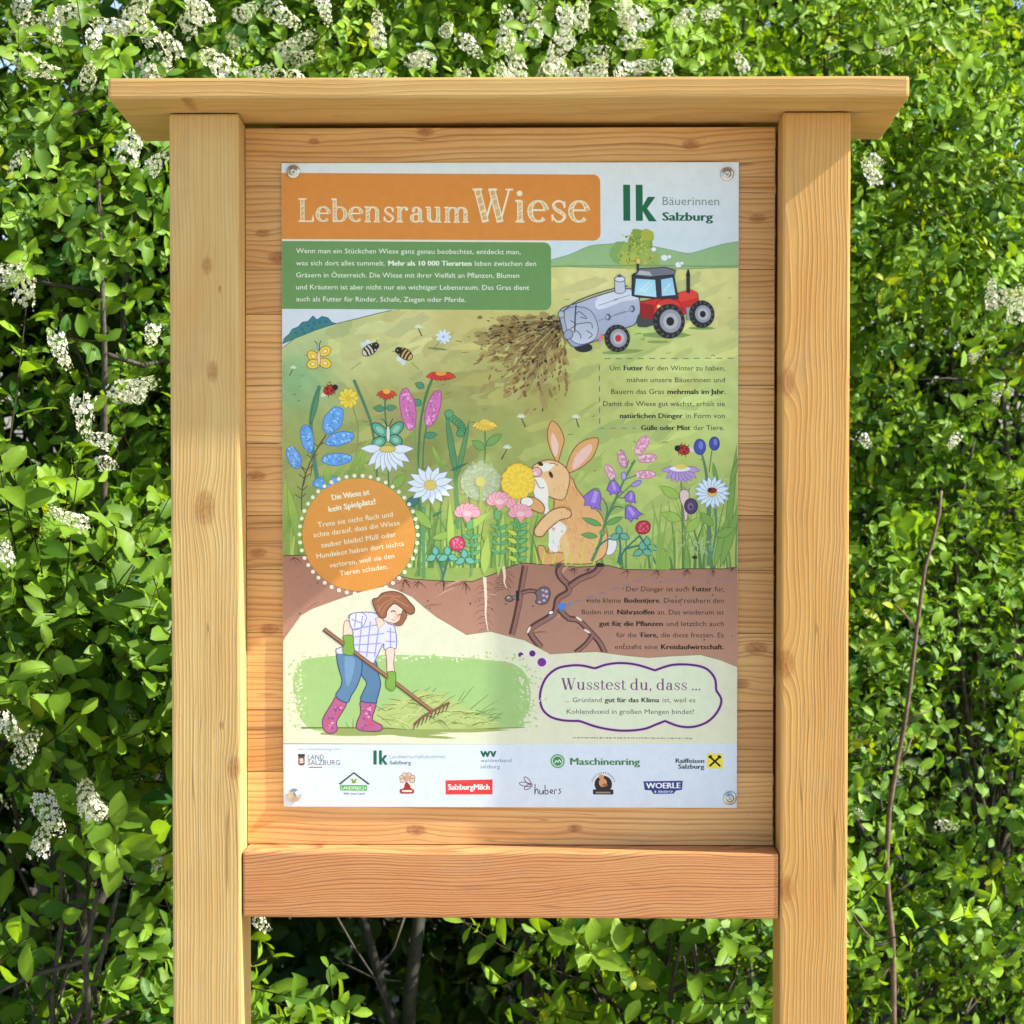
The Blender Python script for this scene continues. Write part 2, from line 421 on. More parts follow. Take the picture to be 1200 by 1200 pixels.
# high contrast book-face letters: stems, hairlines and serifs drawn with ribbons; x-height 1, capitals 1.5
def glyphs(P, word, x0, y0, x1, h, col, sketch=None):
    S, H = (0.25, 0.085) if sketch else (0.20, 0.065)
    strokes, dots, cur = [], [], 0.0
    def stem(x, y0, y1, wd=S): strokes.append(([(x, y0), (x, y1)], [wd, wd]))
    def ser(x, y, l=0.2): strokes.append(([(x - l, y), (x + l, y)], [H, H]))
    def arc(cx, cy, rx, ry, a0, a1, wmax=S, wmin=H):
        n = 18; pts = []; ws = []
        for i in range(n + 1):
            a = R(a0 + (a1 - a0) * i / n)
            pts.append((cx + rx * math.cos(a), cy + ry * math.sin(a)))
            ws.append(wmin + (wmax - wmin) * abs(math.cos(a)) ** 1.4)
        strokes.append((pts, ws))
    for ch in word:
        x = cur
        if ch == 'L':
            stem(x + .38, 0, 1.5, .27); ser(x + .38, 1.47, .26); strokes.append(([(x + .12, .03), (x + 1.05, .03)], [H, H])); strokes.append(([(x + 1.04, .03), (x + 1.06, .42)], [.16, .04])); cur += 1.2
        elif ch == 'W':
            for a, b, wd in ((.15, .52, S * 1.2), (.52, .92, H), (.80, 1.17, S * 1.2), (1.17, 1.58, H)):
                dn = wd > .1
                strokes.append(([(x + a, 1.5 if dn else 0), (x + b, 0 if dn else 1.5)], [wd, wd]))
            ser(x + .16, 1.47, .22); ser(x + .84, 1.47, .2); ser(x + 1.58, 1.47, .17); cur += 1.78
        elif ch == 'e':
            arc(x + .5, .5, .36, .46, 5, 318); strokes.append(([(x + .16, .55), (x + .86, .55)], [H, H])); cur += .98
        elif ch == 'b':
            stem(x + .24, 0, 1.5); ser(x + .16, 1.47, .14); arc(x + .55, .5, .36, .46, -160, 160); cur += 1.08
        elif ch == 'd':
            stem(x + .80, 0, 1.5); ser(x + .72, 1.47, .14); ser(x + .88, .03, .13); arc(x + .5, .5, .36, .46, 20, 340); cur += 1.12
        elif ch in 'nmu':
            if ch == 'u':
                stem(x + .27, .3, .97); ser(x + .2, .97, .15); stem(x + .85, 0, .97); ser(x + .78, .97, .15); ser(x + .93, .03, .12)
                arc(x + .55, .32, .28, .28, 180, 345, S, H); cur += 1.16
            else:
                stem(x + .27, 0, .97); ser(x + .2, .97, .14); ser(x + .27, .03, .2)
                for k in range(2 if ch == 'm' else 1):
                    arc(x + .58 + k * .56, .66, .28, .30, 165, 0, S, H); stem(x + .85 + k * .56, 0, .68); ser(x + .85 + k * .56, .03, .2)
                cur += 1.74 if ch == 'm' else 1.16
        elif ch == 's':
            pts = P.curve([(x + .70, .74), (x + .58, .93), (x + .36, .95), (x + .2, .80), (x + .30, .60), (x + .55, .44), (x + .70, .27), (x + .56, .06), (x + .33, .05), (x + .15, .27)], 3)
            n = len(pts); strokes.append((pts, [H + (.17 - H) * math.exp(-((i / n - .5) / .2) ** 2) for i in range(n)]))
            strokes.append(([(x + .69, .66), (x + .71, .96)], [.1, .04])); strokes.append(([(x + .16, .36), (x + .14, .04)], [.1, .04])); cur += .84
        elif ch == 'r':
            stem(x + .27, 0, .97); ser(x + .2, .97, .14); ser(x + .27, .03, .22); arc(x + .58, .66, .27, .30, 165, 60, S, H); dots.append((x + .72, .84, .11)); cur += .88
        elif ch == 'a':
            stem(x + .68, .1, .72); arc(x + .46, .68, .22, .28, 0, 150, S, H); dots.append((x + .27, .74, .1)); arc(x + .42, .28, .25, .25, 60, 320, S, H); strokes.append(([(x + .44, .55), (x + .68, .6)], [H, H])); strokes.append(([(x + .68, .12), (x + .78, .03), (x + .92, .08)], [.16, H, H])); cur += .98
        elif ch == 'i':
            stem(x + .27, 0, .97); ser(x + .2, .97, .14); ser(x + .27, .03, .2); dots.append((x + .26, 1.3, .13)); cur += .58
        elif ch == 't':
            stem(x + .3, .2, 1.25, .17); strokes.append(([(x + .08, .95), (x + .58, .95)], [H, H])); arc(x + .46, .22, .17, .19, 180, 340, .16, H); cur += .7
        elif ch == ',': dots.append((x + .2, .1, .12)); strokes.append(([(x + .28, .1), (x + .12, -.28)], [.1, .03])); cur += .45
        elif ch == '.': dots.append((x + .2, .1, .11)); cur += .40
        elif ch == ' ': cur += .45
    sx = (x1 - x0) / (cur - .15); sy = h / 1.5
    T = lambda q: (x0 + q[0] * sx, y0 - q[1] * sy)
    def ribbon(pts, ws, c, k):
        V = []
        n = len(pts); L, Q = [], []
        for i, (x, y) in enumerate(pts):
            a, b = pts[max(i - 1, 0)], pts[min(i + 1, n - 1)]
            dx, dy = b[0] - a[0], b[1] - a[1]; d = math.hypot(dx, dy) or 1
            hw = ws[i] / 2 * k
            L.append(T((x - dy / d * hw, y + dx / d * hw))); Q.append(T((x + dy / d * hw, y - dx / d * hw)))
        P.add([P.loc(*q) for q in L + Q], [(i, i + 1, n + i + 1, n + i) for i in range(n - 1)], [ink(c)] * (2 * n))
    for pts, ws in strokes: ribbon(pts, ws, col, 1.0)
    for x, y, r in dots: P.ell(*T((x, y)), r * sx, r * sy, col, n=12)
    if sketch:
        rg = random.Random(5)
        for pts, ws in strokes:
            if max(ws) < 0.12: continue
            q = [a for a in pts]
            if len(q) == 2:
                (ax, ay), (bx, by) = q
                q = [(ax + (bx - ax) * t, ay + (by - ay) * t) for t in (0.06, .3, .5, .7, .94)]; ww = [ws[0]] * 5
            else: ww = ws
            ribbon(q, [max(0, v - .10) for v in ww], sketch[0], 1.0)
            for j in range(0, len(q) - 1):
                for m_ in range(2 if len(q) < 8 else 1):
                    t = rg.random(); hw = max(ww[j] - .08, 0) / 2
                    x = q[j][0] + (q[j + 1][0] - q[j][0]) * t; y = q[j][1] + (q[j + 1][1] - q[j][1]) * t
                    if hw > .02: ribbon([(x - hw, y - .05), (x + hw, y + .06)], [.03, .03], sketch[1], 1.0)

# --- meadow: graded colour wash
CP = [(335, 400, (158, 182, 120)), (345, 440, (112, 158, 104)), (420, 420, (166, 180, 112)), (480, 390, (174, 184, 116)), (540, 380, (166, 170, 100)),
      (600, 400, (168, 170, 96)), (560, 450, (132, 140, 76)), (640, 460, (140, 144, 74)), (440, 470, (142, 152, 86)), (360, 520, (128, 146, 76)), (500, 520, (116, 132, 66)),
      (590, 520, (128, 148, 76)), (690, 400, (160, 176, 98)), (700, 330, (186, 194, 122)), (780, 420, (172, 192, 112)), (850, 350, (184, 194, 118)), (850, 480, (164, 190, 108)),
      (700, 520, (146, 172, 90)), (780, 560, (152, 178, 92)), (850, 600, (140, 166, 82)), (700, 620, (138, 166, 84)), (780, 650, (134, 162, 80)), (600, 620, (128, 160, 66)),
      (500, 640, (112, 148, 66)), (400, 600, (128, 152, 80)), (345, 640, (110, 140, 62)), (560, 580, (134, 150, 78)), (700, 460, (156, 172, 94)), (740, 395, (150, 180, 96))]
def wash(px, py):
    sw, a = 0, [0, 0, 0]
    for x, y, c in CP:
        q = 1 / (((px - x) ** 2 + (py - y) ** 2) + 300) ** 1.6
        sw += q
        for i in range(3): a[i] += q * c[i]
    return [a[0] / sw * 1.17, a[1] / sw * 1.09, a[2] / sw * 1.14]
p.at(0, 0, 1.0)
p.rrect(330, 186, 872, 950, 1, (214, 222, 224), corners='')
NX, NY = 56, 44
V, F, Cc = [], [], []
rg = random.Random(3)
for j in range(NY + 1):
    for i in range(NX + 1):
        x, y = 331 + 540 * i / NX, 300 + 380 * j / NY
        c = wash(x, y); d = rg.gauss(0, 3)
        V.append(p.loc(x, y)); Cc.append(ink([max(0, v + d) for v in c]))
for j in range(NY):
    for i in range(NX): F.append((j * (NX + 1) + i, j * (NX + 1) + i + 1, (j + 1) * (NX + 1) + i + 1, (j + 1) * (NX + 1) + i))
p.add(V, F, Cc)
for _ in range(150):
    x, y = rg.uniform(334, 864), rg.uniform(330, 650)
    c = wash(x, y); d = rg.choice((.93, .96, 1.04, 1.07)); t = rg.uniform(-4, 4)
    p.ell(x, y, rg.uniform(8, 34), rg.uniform(2.5, 9), [c[0] * d + t, c[1] * d, c[2] * d - t], rot=rg.uniform(-35, -5), jag=.25, rng=rg, n=16)
# sky upper left, over the hill line
p.at(320, 180)
p.poly([(45, 770), (650, 770), (640, 778), (600, 784), (520, 802), (420, 828), (320, 852), (220, 880), (120, 920), (45, 975)], (206, 214, 222))
p.line([(45, 975), (120, 920), (220, 880), (320, 852), (420, 828), (520, 802), (600, 784)], 5, (110, 130, 80))
rg = random.Random(8)
p.poly([(48, 955), (60, 925), (85, 905), (100, 880), (130, 868), (150, 845), (180, 840), (205, 812), (225, 832), (250, 815), (280, 822), (300, 845), (322, 850), (220, 884), (120, 924)], (52, 118, 138), (34, 88, 108), 3, col2=(70, 132, 110))
p.many([(rg.uniform(80, 280), 0, rg.uniform(5, 14), rg.uniform(4, 9), rg.uniform(0, 90)) for _ in range(0)] or [(x, y, 9, 6, 30) for x, y in ((120, 900), (150, 880), (180, 862), (210, 850), (240, 846), (270, 842), (160, 898), (200, 878))], (40, 104, 116))
# right: sky and hills
p.at(600, 180)
p.poly([(0, 20), (1165, 20), (1165, 560), (-20, 560)], (214, 222, 226), col2=(200, 214, 222))
p.poly([(150, 558), (205, 528), (300, 500), (400, 457), (500, 446), (600, 440), (680, 452), (760, 465), (880, 490), (930, 485), (1040, 452), (1110, 437), (1165, 442), (1165, 560)], (138, 178, 122), (110, 140, 100), 3, smooth=3, col2=(150, 182, 128))
rg = random.Random(4)
for cx, cy, r, c in ((560, 490, 66, (128, 164, 88)), (620, 500, 76, (146, 174, 78)), (700, 520, 55, (150, 172, 84)), (660, 430, 62, (136, 162, 66)), (640, 395, 34, (132, 156, 60)), (690, 400, 36, (166, 172, 58)), (600, 530, 50, (170, 180, 80))):
    p.ell(cx, cy, r, r * .8, c, n=22, jag=.13, rng=rg)
for c in ((112, 132, 58), (190, 186, 70)):
    p.many([(rg.gauss(632, 36), rg.uniform(400, 545), rg.uniform(3, 9), rg.uniform(2, 6), rg.uniform(0, 180)) for _ in range(46)], c)
p.line([(205, 560), (400, 556), (700, 552), (1000, 556), (1165, 552)], 8, (128, 160, 92))
# smoke puffs
for x, y, r in ((722, 472, 13), (775, 514, 18), (800, 508, 11), (845, 548, 17), (862, 540, 10)):
    p.ell(x, y, r, r * .9, (226, 230, 230), line=(140, 150, 140), lw=2, n=12)
# little grass ticks all over the field
p.at(0, 0, 1)
rg = random.Random(21)
for _ in range(70):
    x, y = rg.uniform(340, 860), rg.uniform(345, 560)
    if y < 420 - (x - 340) * .25 or (700 < x < 860 and 415 < y < 505) or x < 650 and y < 385: continue
    l = rg.uniform(3, 8)
    p.line([(x, y), (x + l * .5, y - rg.uniform(-1, 2)), (x + l, y - rg.uniform(-1, 2))], rg.uniform(.5, 1.0), (98, 112, 60), keep=True)

# --- slurry spray
rg = random.Random(6)
p.at(0, 0, 1)
def spray(n, r0, r1, tmax=1.0):
    sh = []
    for _ in range(n):
        if rg.random() < .45: a = R(rg.gauss(186, 9)); sp = rg.uniform(70, 104)
        else: a = R(min(272, rg.gauss(232, 22))); sp = rg.uniform(60, 128)
        t = tmax * rg.random() ** .75
        x = 662 + sp * t * math.cos(a); y = 374 - sp * t * math.sin(a) * .8 + 14 * t * t + rg.gauss(0, 2 + 5 * t)
        if y < 366 and x < 648 and rg.random() < .8: continue
        sh.append((x, y, rg.uniform(r0, r1) * 1.5, rg.uniform(r0, r1) * .55, math.degrees(-a) + rg.uniform(-35, 35)))
    return sh
p.many(spray(210, 3, 8), (158, 140, 84)); p.many(spray(120, 1.2, 4.2), (166, 150, 88)); p.many(spray(150, 1.2, 4.2), (138, 110, 62)); p.many(spray(120, 1.0, 3.2), (118, 88, 50))
for _ in range(26):
    a = R(rg.choice((rg.gauss(184, 8), min(256, rg.gauss(226, 16))))); sp = rg.uniform(50, 100)
    p.line([(660 + sp * t * math.cos(a), 374 - sp * t * math.sin(a) * .8 + 12 * t * t) for t in (.05, .3, .6, 1.0)], rg.uniform(.8, 2.2), rg.choice(((140, 120, 66), (176, 164, 104), (120, 98, 52))), .5)
p.many(spray(110, .6, 1.6), (104, 82, 44)); p.many(spray(85, .6, 1.7), (74, 54, 30)); p.many(spray(26, 1.0, 2.6), (54, 38, 24)); p.many(spray(40, .8, 2.2, .3), (60, 44, 26))

# --- tractor and slurry tank
p.at(600, 180)
K = (36, 34, 36)
def wheel(cx, cy, r, hub, hubc, rot=0):
    p.ell(cx, cy, r, r * 1.08, (40, 38, 40), n=28)
    p.many([(cx + r * .86 * math.cos(R(a)), cy + r * .93 * math.sin(R(a)), r * .13, r * .07, a + 30) for a in range(0, 360, 24)], (84, 80, 82))
    p.ell(cx + r * .1, cy - r * .02, hub, hub * 1.08, (150, 150, 158), n=22, line=(60, 60, 64), lw=4)
    p.ell(cx + r * .1, cy - r * .02, hub * .66, hub * .72, (176, 176, 184), n=18)
    p.ell(cx + r * .08, cy, hub * .36, hub * .4, hubc, n=14)
p.many([(780, 900, 130, 16, 0), (560, 985, 110, 12, -4), (960, 865, 70, 8, 0), (740, 935, 60, 8, 0)], (128, 156, 84))
p.ell(365, 965, 46, 24, (44, 44, 48))
p.poly([(245, 800), (262, 768), (330, 745), (440, 705), (560, 672), (610, 672), (640, 700), (652, 745), (648, 800), (625, 845), (590, 862), (470, 900), (430, 930), (330, 962), (300, 950), (268, 900), (255, 850)], (178, 186, 206), (70, 74, 92), 5, smooth=3, col2=(150, 158, 184))
p.poly([(440, 712), (560, 680), (612, 684), (640, 720), (560, 735), (440, 775)], (206, 212, 226), smooth=3)
p.poly([(268, 795), (300, 765), (350, 762), (395, 775), (425, 815), (440, 870), (425, 920), (370, 948), (320, 940), (290, 900)], (160, 168, 190), (84, 88, 104), 4, smooth=3, col2=(190, 196, 210))
for q in ([(330, 800), (345, 785), (385, 820), (350, 812)], [(320, 850), (400, 840), (410, 870)], [(330, 880), (350, 900), (352, 920)], [(300, 830), (330, 850), (300, 870)], [(380, 880), (410, 900), (390, 920)]):
    p.line(q, 5, (92, 98, 118), smooth=3)
p.line([(255, 790), (340, 730), (480, 680), (590, 655)], 6, (84, 86, 100), smooth=3)
p.line([(330, 750), (325, 800), (322, 890)], 7, (60, 62, 74), smooth=3)
p.ell(255, 800, 16, 18, (168, 176, 196), line=(84, 86, 100), lw=4)
p.ell(290, 900, 22, 26, (150, 158, 180), line=(74, 76, 92), lw=4, rot=30)
for q in ([(440, 755), (540, 722)], [(520, 725), (600, 702)], [(440, 830), (600, 780)], [(520, 800), (580, 782)]): p.line(q, 3, (110, 116, 138))
for x, y in ((490, 812), (612, 770)): p.ell(x, y, 14, 18, (92, 96, 116), n=12); p.ell(x - 4, y, 7, 11, (170, 176, 196), n=10)
p.poly([(526, 690), (524, 632), (574, 626), (578, 684), (552, 696)], (190, 196, 212), (84, 88, 104), 4)
p.ell(550, 622, 26, 14, (206, 212, 224), line=(84, 88, 104), lw=4)
p.ell(549, 606, 12, 8, (96, 90, 140))
p.poly([(640, 800), (720, 780), (720, 850), (640, 860)], (70, 70, 74), smooth=2)
# tractor body
p.poly([(650, 735), (740, 715), (845, 690), (905, 672), (940, 690), (945, 730), (900, 770), (870, 800), (720, 800), (655, 815)], (200, 44, 38), (100, 24, 24), 4)
p.poly([(845, 690), (905, 672), (940, 690), (942, 712), (850, 735)], (224, 64, 50))
p.poly([(880, 760), (915, 760), (915, 820), (885, 825)], (150, 150, 156), (70, 70, 74), 3)
p.poly([(655, 740), (720, 750), (715, 820), (655, 815)], (150, 30, 30))
p.poly([(612, 600), (640, 585), (820, 582), (842, 720), (740, 718), (640, 712), (610, 705)], (52, 54, 62), K, 4)
p.poly([(630, 618), (728, 624), (734, 712), (622, 700)], (150, 206, 232), (60, 90, 110), 3, col2=(178, 222, 238))
p.poly([(756, 622), (815, 612), (830, 700), (760, 706)], (140, 196, 228), (60, 90, 110), 3, col2=(170, 216, 236))
for q in ([(650, 680), (700, 634)], [(668, 684), (716, 642)], [(772, 680), (806, 640)]): p.line(q, 4, (222, 238, 244))
p.poly([(622, 602), (650, 570), (780, 562), (832, 578), (826, 598), (740, 606), (700, 612)], (112, 114, 124), K, 4)
p.poly([(650, 578), (700, 584), (712, 604), (640, 598)], (176, 178, 186))
p.line([(640, 580), (642, 545)], 12, (60, 54, 54)); p.ell(643, 532, 11, 13, (228, 190, 80))
p.line([(893, 690), (893, 600)], 18, (46, 44, 48)); p.line([(893, 604), (894, 572)], 24, (40, 38, 42), 6)
p.poly([(720, 790), (735, 740), (790, 718), (845, 735), (868, 780), (850, 760), (800, 745), (750, 765), (732, 800)], (214, 54, 42), (100, 24, 24), 3, smooth=3)
p.ell(745, 758, 10, 9, (240, 190, 110))
wheel(795, 832, 80, 56, K)
wheel(960, 795, 64, 42, K)
wheel(535, 918, 64, 44, (196, 44, 40))
p.line([(440, 900), (455, 945)], 10, (170, 176, 190)); p.ell(452, 915, 10, 22, (220, 120, 130))

# --- title boxes
p.at(320, 180)
x_r = (600 - 320) / (280 / 1200)
p.rrect(42, 100, x_r + 455, 430, 36, (211, 134, 50), corners='tr br')
p.rrect(42, 430, x_r + 200, 441, 4, (222, 218, 196), corners='')
p.rrect(42, 440, x_r + 205, 779, 36, (104, 146, 84), corners='tr br')
glyphs(p, 'Lebensraum', 122, 343, 990, 116, (236, 222, 190), ((208, 168, 112), (236, 222, 190)))
glyphs(p, 'Wiese', 1018, 340, x_r + 385, 166, (236, 222, 190), ((208, 168, 112), (236, 222, 190)))
WH = (226, 232, 214)
p.text('Wenn man ein Stückchen Wiese ganz genau beobachtet, entdeckt man,', (120, 500), (x_r + 52, 500), 26, WH)
p.text([('was sich dort alles tummelt. ', False), ('Mehr als 10 000 Tierarten ', True), ('leben zwischen den', False)], (120, 561), (x_r + 130, 558), 26, WH)
p.text('Gräsern in Österreich. Die Wiese mit ihrer Vielfalt an Pflanzen, Blumen', (120, 621), (x_r + 45, 618), 26, WH)
p.text('und Kräutern ist aber nicht nur ein wichtiger Lebensraum. Das Gras dient', (120, 681), (x_r + 95, 678), 26, WH)
p.text('auch als Futter für Rinder, Schafe, Ziegen oder Pferde.', (120, 741), (975, 740), 26, WH)
# --- letters l k
p.at(600, 180)
DG = (22, 100, 66)
p.poly([(570, 150), (605, 150), (605, 330), (570, 330)], DG)
p.poly([(633, 150), (668, 150), (668, 330), (633, 330)], DG)
p.poly([(660, 268), (694, 210), (732, 210), (690, 268), (738, 332), (698, 332)], DG)
p.text('Bäuerinnen', (768, 250), (1052, 250), 44, (112, 136, 124))
p.text([('Salzburg', True)], (768, 328), (1018, 328), 44, (26, 92, 66))

# --- paragraph in the dashed frame
TX = (36, 44, 28)
for i in range(12): p.line([(470 + i * 56, 1020 - i * .5), (500 + i * 56, 1020 - i * .5)], 4, (74, 104, 112), keep=i > 0)
p.at(600, 420)
for i in range(6): p.line([(445, 24 + i * 53), (444, 52 + i * 53)], 4.5, (74, 100, 130), keep=i > 0)
for i in range(4): p.line([(440 + i * 56, 340), (468 + i * 56 - (10 if i == 3 else 0), 340)], 4, (84, 110, 140), keep=i > 0)
p.text([('Um ', 0), ('Futter ', 1), ('für den Winter zu haben,', 0)], (497, 50), (1075, 48), 26, TX)
p.text('mähen unsere Bäuerinnen und', (582, 109), (1073, 107), 26, TX)
p.text([('Bauern das Gras ', 0), ('mehrmals im Jahr.', 1)], (503, 168), (1075, 166), 26, TX)
p.text('Damit die Wiese gut wächst, erhält sie', (462, 229), (1072, 227), 26, TX)
p.text([('natürlichen Dünger ', 1), ('in Form von', 0)], (547, 289), (1072, 287), 26, TX)
p.text([('Gülle oder Mist ', 1), ('der Tiere.', 0)], (652, 349), (1068, 347), 26, TX)

# --- soil, cream ground, sponsor strip
p.at(0, 0, 1)
def Z3(x, y): return (320 + x * 280 / 1200, 420 + y * 280 / 1200)
def Z4(x, y): return (600 + x * 280 / 1200, 420 + y * 280 / 1200)
def Z5(x, y): return (320 + x * 280 / 1200, 660 + y * 280 / 1200)
def Z6(x, y): return (600 + x * 280 / 1200, 660 + y * 280 / 1200)
# grass blades standing behind the flowers
rg = random.Random(12)
for c in ((120, 158, 70), (150, 176, 84), (96, 140, 70), (172, 188, 92), (84, 126, 62)):
    for _ in range(34):
        x = rg.choice((rg.uniform(335, 600), rg.uniform(480, 640), rg.uniform(690, 862), rg.uniform(790, 862)))
        h = rg.uniform(25, 95) * (0.55 if 630 < x < 790 else 1)
        y = 664; l = rg.uniform(-22, 22)
        p.line([(x, y), (x + l * .2, y - h * .5), (x + l, y - h)], rg.uniform(1.6, 4.5), c, .4, smooth=3)
soil_top = [Z3(30, 990), Z3(150, 986), Z3(300, 1010), Z3(560, 1060), Z3(640, 1090), Z3(700, 1104), Z3(880, 1115), Z3(1000, 1115), Z3(1100, 1080), Z3(1200, 1035), Z4(60, 1020), Z4(200, 1030), Z4(330, 1040), Z4(480, 1030), Z4(560, 1050), Z4(700, 1052), Z4(900, 1045), Z4(1060, 1045), Z4(1160, 1035)]
p.poly(soil_top + [Z6(1160, 560), Z5(40, 400)], (158, 112, 92), col2=(180, 134, 112))
p.line(soil_top, 1.0, (72, 62, 44))
rg = random.Random(15)
for _ in range(46):          # washes and hatching in the soil
    x, y = rg.uniform(335, 860), rg.uniform(668, 765)
    if y < 690 and 560 < x < 640 or x > 668: continue
    c = rg.choice(((146, 102, 84), (168, 122, 102), (136, 94, 78), (188, 144, 124)))
    l = rg.uniform(8, 30); a = R(rg.uniform(-55, -5))
    p.line([(x, y), (x + l * .5 * math.cos(a), y + l * .5 * math.sin(a) - 1), (x + l * math.cos(a), y + l * math.sin(a))], rg.uniform(.7, 3.0), c, keep=False, taper=True)
p.many([(rg.uniform(340, 860), rg.uniform(675, 760), rg.uniform(.5, 1.6), rg.uniform(.5, 1.2), rg.uniform(0, 180)) for _ in range(60)], (98, 66, 50))
def roots(x, y, d, n, c):
    for i in range(n):
        a = R(rg.uniform(20, 160)); l = d * rg.uniform(.4, 1)
        p.line([(x, y), (x + l * .5 * math.cos(a) + rg.uniform(-2, 2), y + l * .5 * math.sin(a)), (x + l * math.cos(a), y + l * math.sin(a))], .9, c, .3, smooth=3)
for x, y, d, n in ((345, 653, 12, 6), (475, 678, 16, 8), (490, 680, 14, 6), (520, 680, 14, 6), (545, 681, 16, 7), (672, 664, 10, 12), (690, 664, 8, 8), (735, 666, 10, 6), (770, 666, 12, 7), (805, 665, 12, 8), (835, 665, 10, 7), (858, 663, 8, 5)):
    roots(x, y, d, n, (84, 54, 44))
for xx in (568, 590):        # tap roots with fine side roots
    y0 = 664 if xx > 580 else 677; ln = 24 if xx > 580 else 62
    for i in range(16):
        yy = y0 + 4 + i * ln / 17; s_ = -1 if i % 2 else 1
        l = rg.uniform(6, 13)
        p.line([(xx, yy), (xx + s_ * l * .6, yy + 1), (xx + s_ * l, yy + rg.uniform(3, 8))], .8, (104, 62, 52), .3, smooth=2)
    p.line([(xx, y0 - 2), (xx + 1.5, y0 + ln * .4), (xx + 1, y0 + ln * .7), (xx + 4, y0 + ln)], 4.0, (226, 204, 178), .7, smooth=3)
# tunnels
p.at(560, 640, 160 / 1200)
def tun(pts, w):
    p.line(pts, w + 14, (84, 50, 46), smooth=4); p.line([(x + w * .18, y + w * .08) for x, y in pts], w * .72, (142, 100, 90), smooth=4)
tun([(415, 160), (385, 330), (345, 560), (295, 770)], 42)
tun([(380, 400), (450, 380), (510, 390), (540, 440), (530, 480)], 26)
p.poly([(505, 390), (560, 350), (610, 350), (635, 400), (610, 480), (550, 500), (505, 480), (520, 440)], (118, 96, 104), (70, 48, 48), 8, smooth=3)
p.many([(600, 385, 16, 14, 0), (575, 420, 14, 12, 0), (605, 430, 15, 13, 0), (580, 465, 14, 12, 0), (540, 480, 13, 11, 0), (570, 375, 12, 10, 0)], (184, 166, 196))
p.ell(275, 450, 36, 26, (112, 110, 104), line=(54, 44, 44), lw=8); p.ell(320, 440, 20, 16, (128, 124, 116), line=(54, 44, 44), lw=6); p.ell(268, 440, 14, 9, (176, 176, 166))
p.line([(345, 380), (350, 470)], 26, (44, 26, 30))
tun([(730, 130), (705, 200), (725, 260), (790, 330), (790, 390), (700, 450), (680, 540), (640, 600), (480, 700), (460, 760), (550, 880)], 44)
tun([(800, 340), (900, 270), (1020, 220), (1085, 140)], 46)
tun([(710, 540), (790, 620), (880, 640), (980, 740), (1060, 830), (1110, 930)], 40)
tun([(1000, 770), (940, 850), (850, 925)], 30)
p.line([(690, 170), (720, 150), (735, 60), (748, 30)], 34, (92, 62, 60), 12, smooth=3)
p.ell(1072, 150, 40, 18, (44, 26, 26))
p.ell(735, 515, 38, 34, (74, 128, 206), n=7); p.ell(815, 490, 12, 14, (84, 134, 206), n=8); p.ell(745, 555, 30, 10, (74, 120, 130))
p.ell(640, 572, 22, 16, (230, 230, 232), line=(60, 50, 60), lw=6, rot=-20); p.ell(635, 602, 20, 12, (120, 120, 128), rot=-20)
for x, y, a in ((445, 725, -65), (885, 625, 35), (955, 735, 30)): p.ell(x, y, 36, 13, (228, 208, 192), rot=a, line=(110, 76, 66), lw=4)
p.at(0, 0, 1)
cream = [Z5(30, 395), Z5(55, 380), Z5(140, 260), Z5(200, 226), Z5(300, 188), Z5(365, 165), Z5(450, 138), Z5(560, 112), Z5(620, 128), Z5(700, 165), Z5(760, 218), Z5(820, 265), Z5(900, 312), Z5(970, 355), Z5(1090, 337), Z6(0, 366), Z6(60, 380), Z6(190, 450), Z6(300, 443), Z6(420, 437), Z6(560, 455), Z6(680, 466), Z6(800, 457), Z6(940, 450), Z6(1040, 476), Z6(1160, 512), Z6(1160, 910), Z5(30, 910)]
p.poly(cream, (214, 214, 184), (150, 126, 98), .8)
p.poly([(330, 873), (600, 872), (868, 870), (868, 950), (330, 950)], (206, 216, 226))

# dashed arrow lines and soil paragraph
p.at(600, 660)
for i in range(7): p.line([(700 + i * 62, 70), (732 + i * 62, 70)], 4, (128, 112, 140), keep=i > 0)
for i in range(7): p.line([(650 - i * 60, 75 + i * 20), (615 - i * 60, 86 + i * 20)], 4, (118, 104, 150), keep=i > 0)
TB = (34, 20, 20)
p.text([('Der Dünger ist auch ', 0), ('Futter ', 1), ('für', 0)], (572, 132), (1056, 130), 26, TB)
p.text([('viele kleine ', 0), ('Bodentiere', 1), ('. Diese reichern den', 0)], (370, 190), (1058, 188), 26, TB)
p.text([('Boden mit ', 0), ('Nährstoffen ', 1), ('an. Das wiederum ist', 0)], (348, 249), (1058, 247), 26, TB)
p.text([('gut für die Pflanzen ', 1), ('und letztlich auch', 0)], (435, 307), (1058, 305), 26, TB)
p.text([('für die ', 0), ('Tiere, ', 1), ('die diese fressen. Es', 0)], (520, 364), (1056, 362), 26, TB)
p.text([('entsteht eine ', 0), ('Kreislaufwirtschaft.', 1)], (512, 424), (1056, 422), 26, TB)
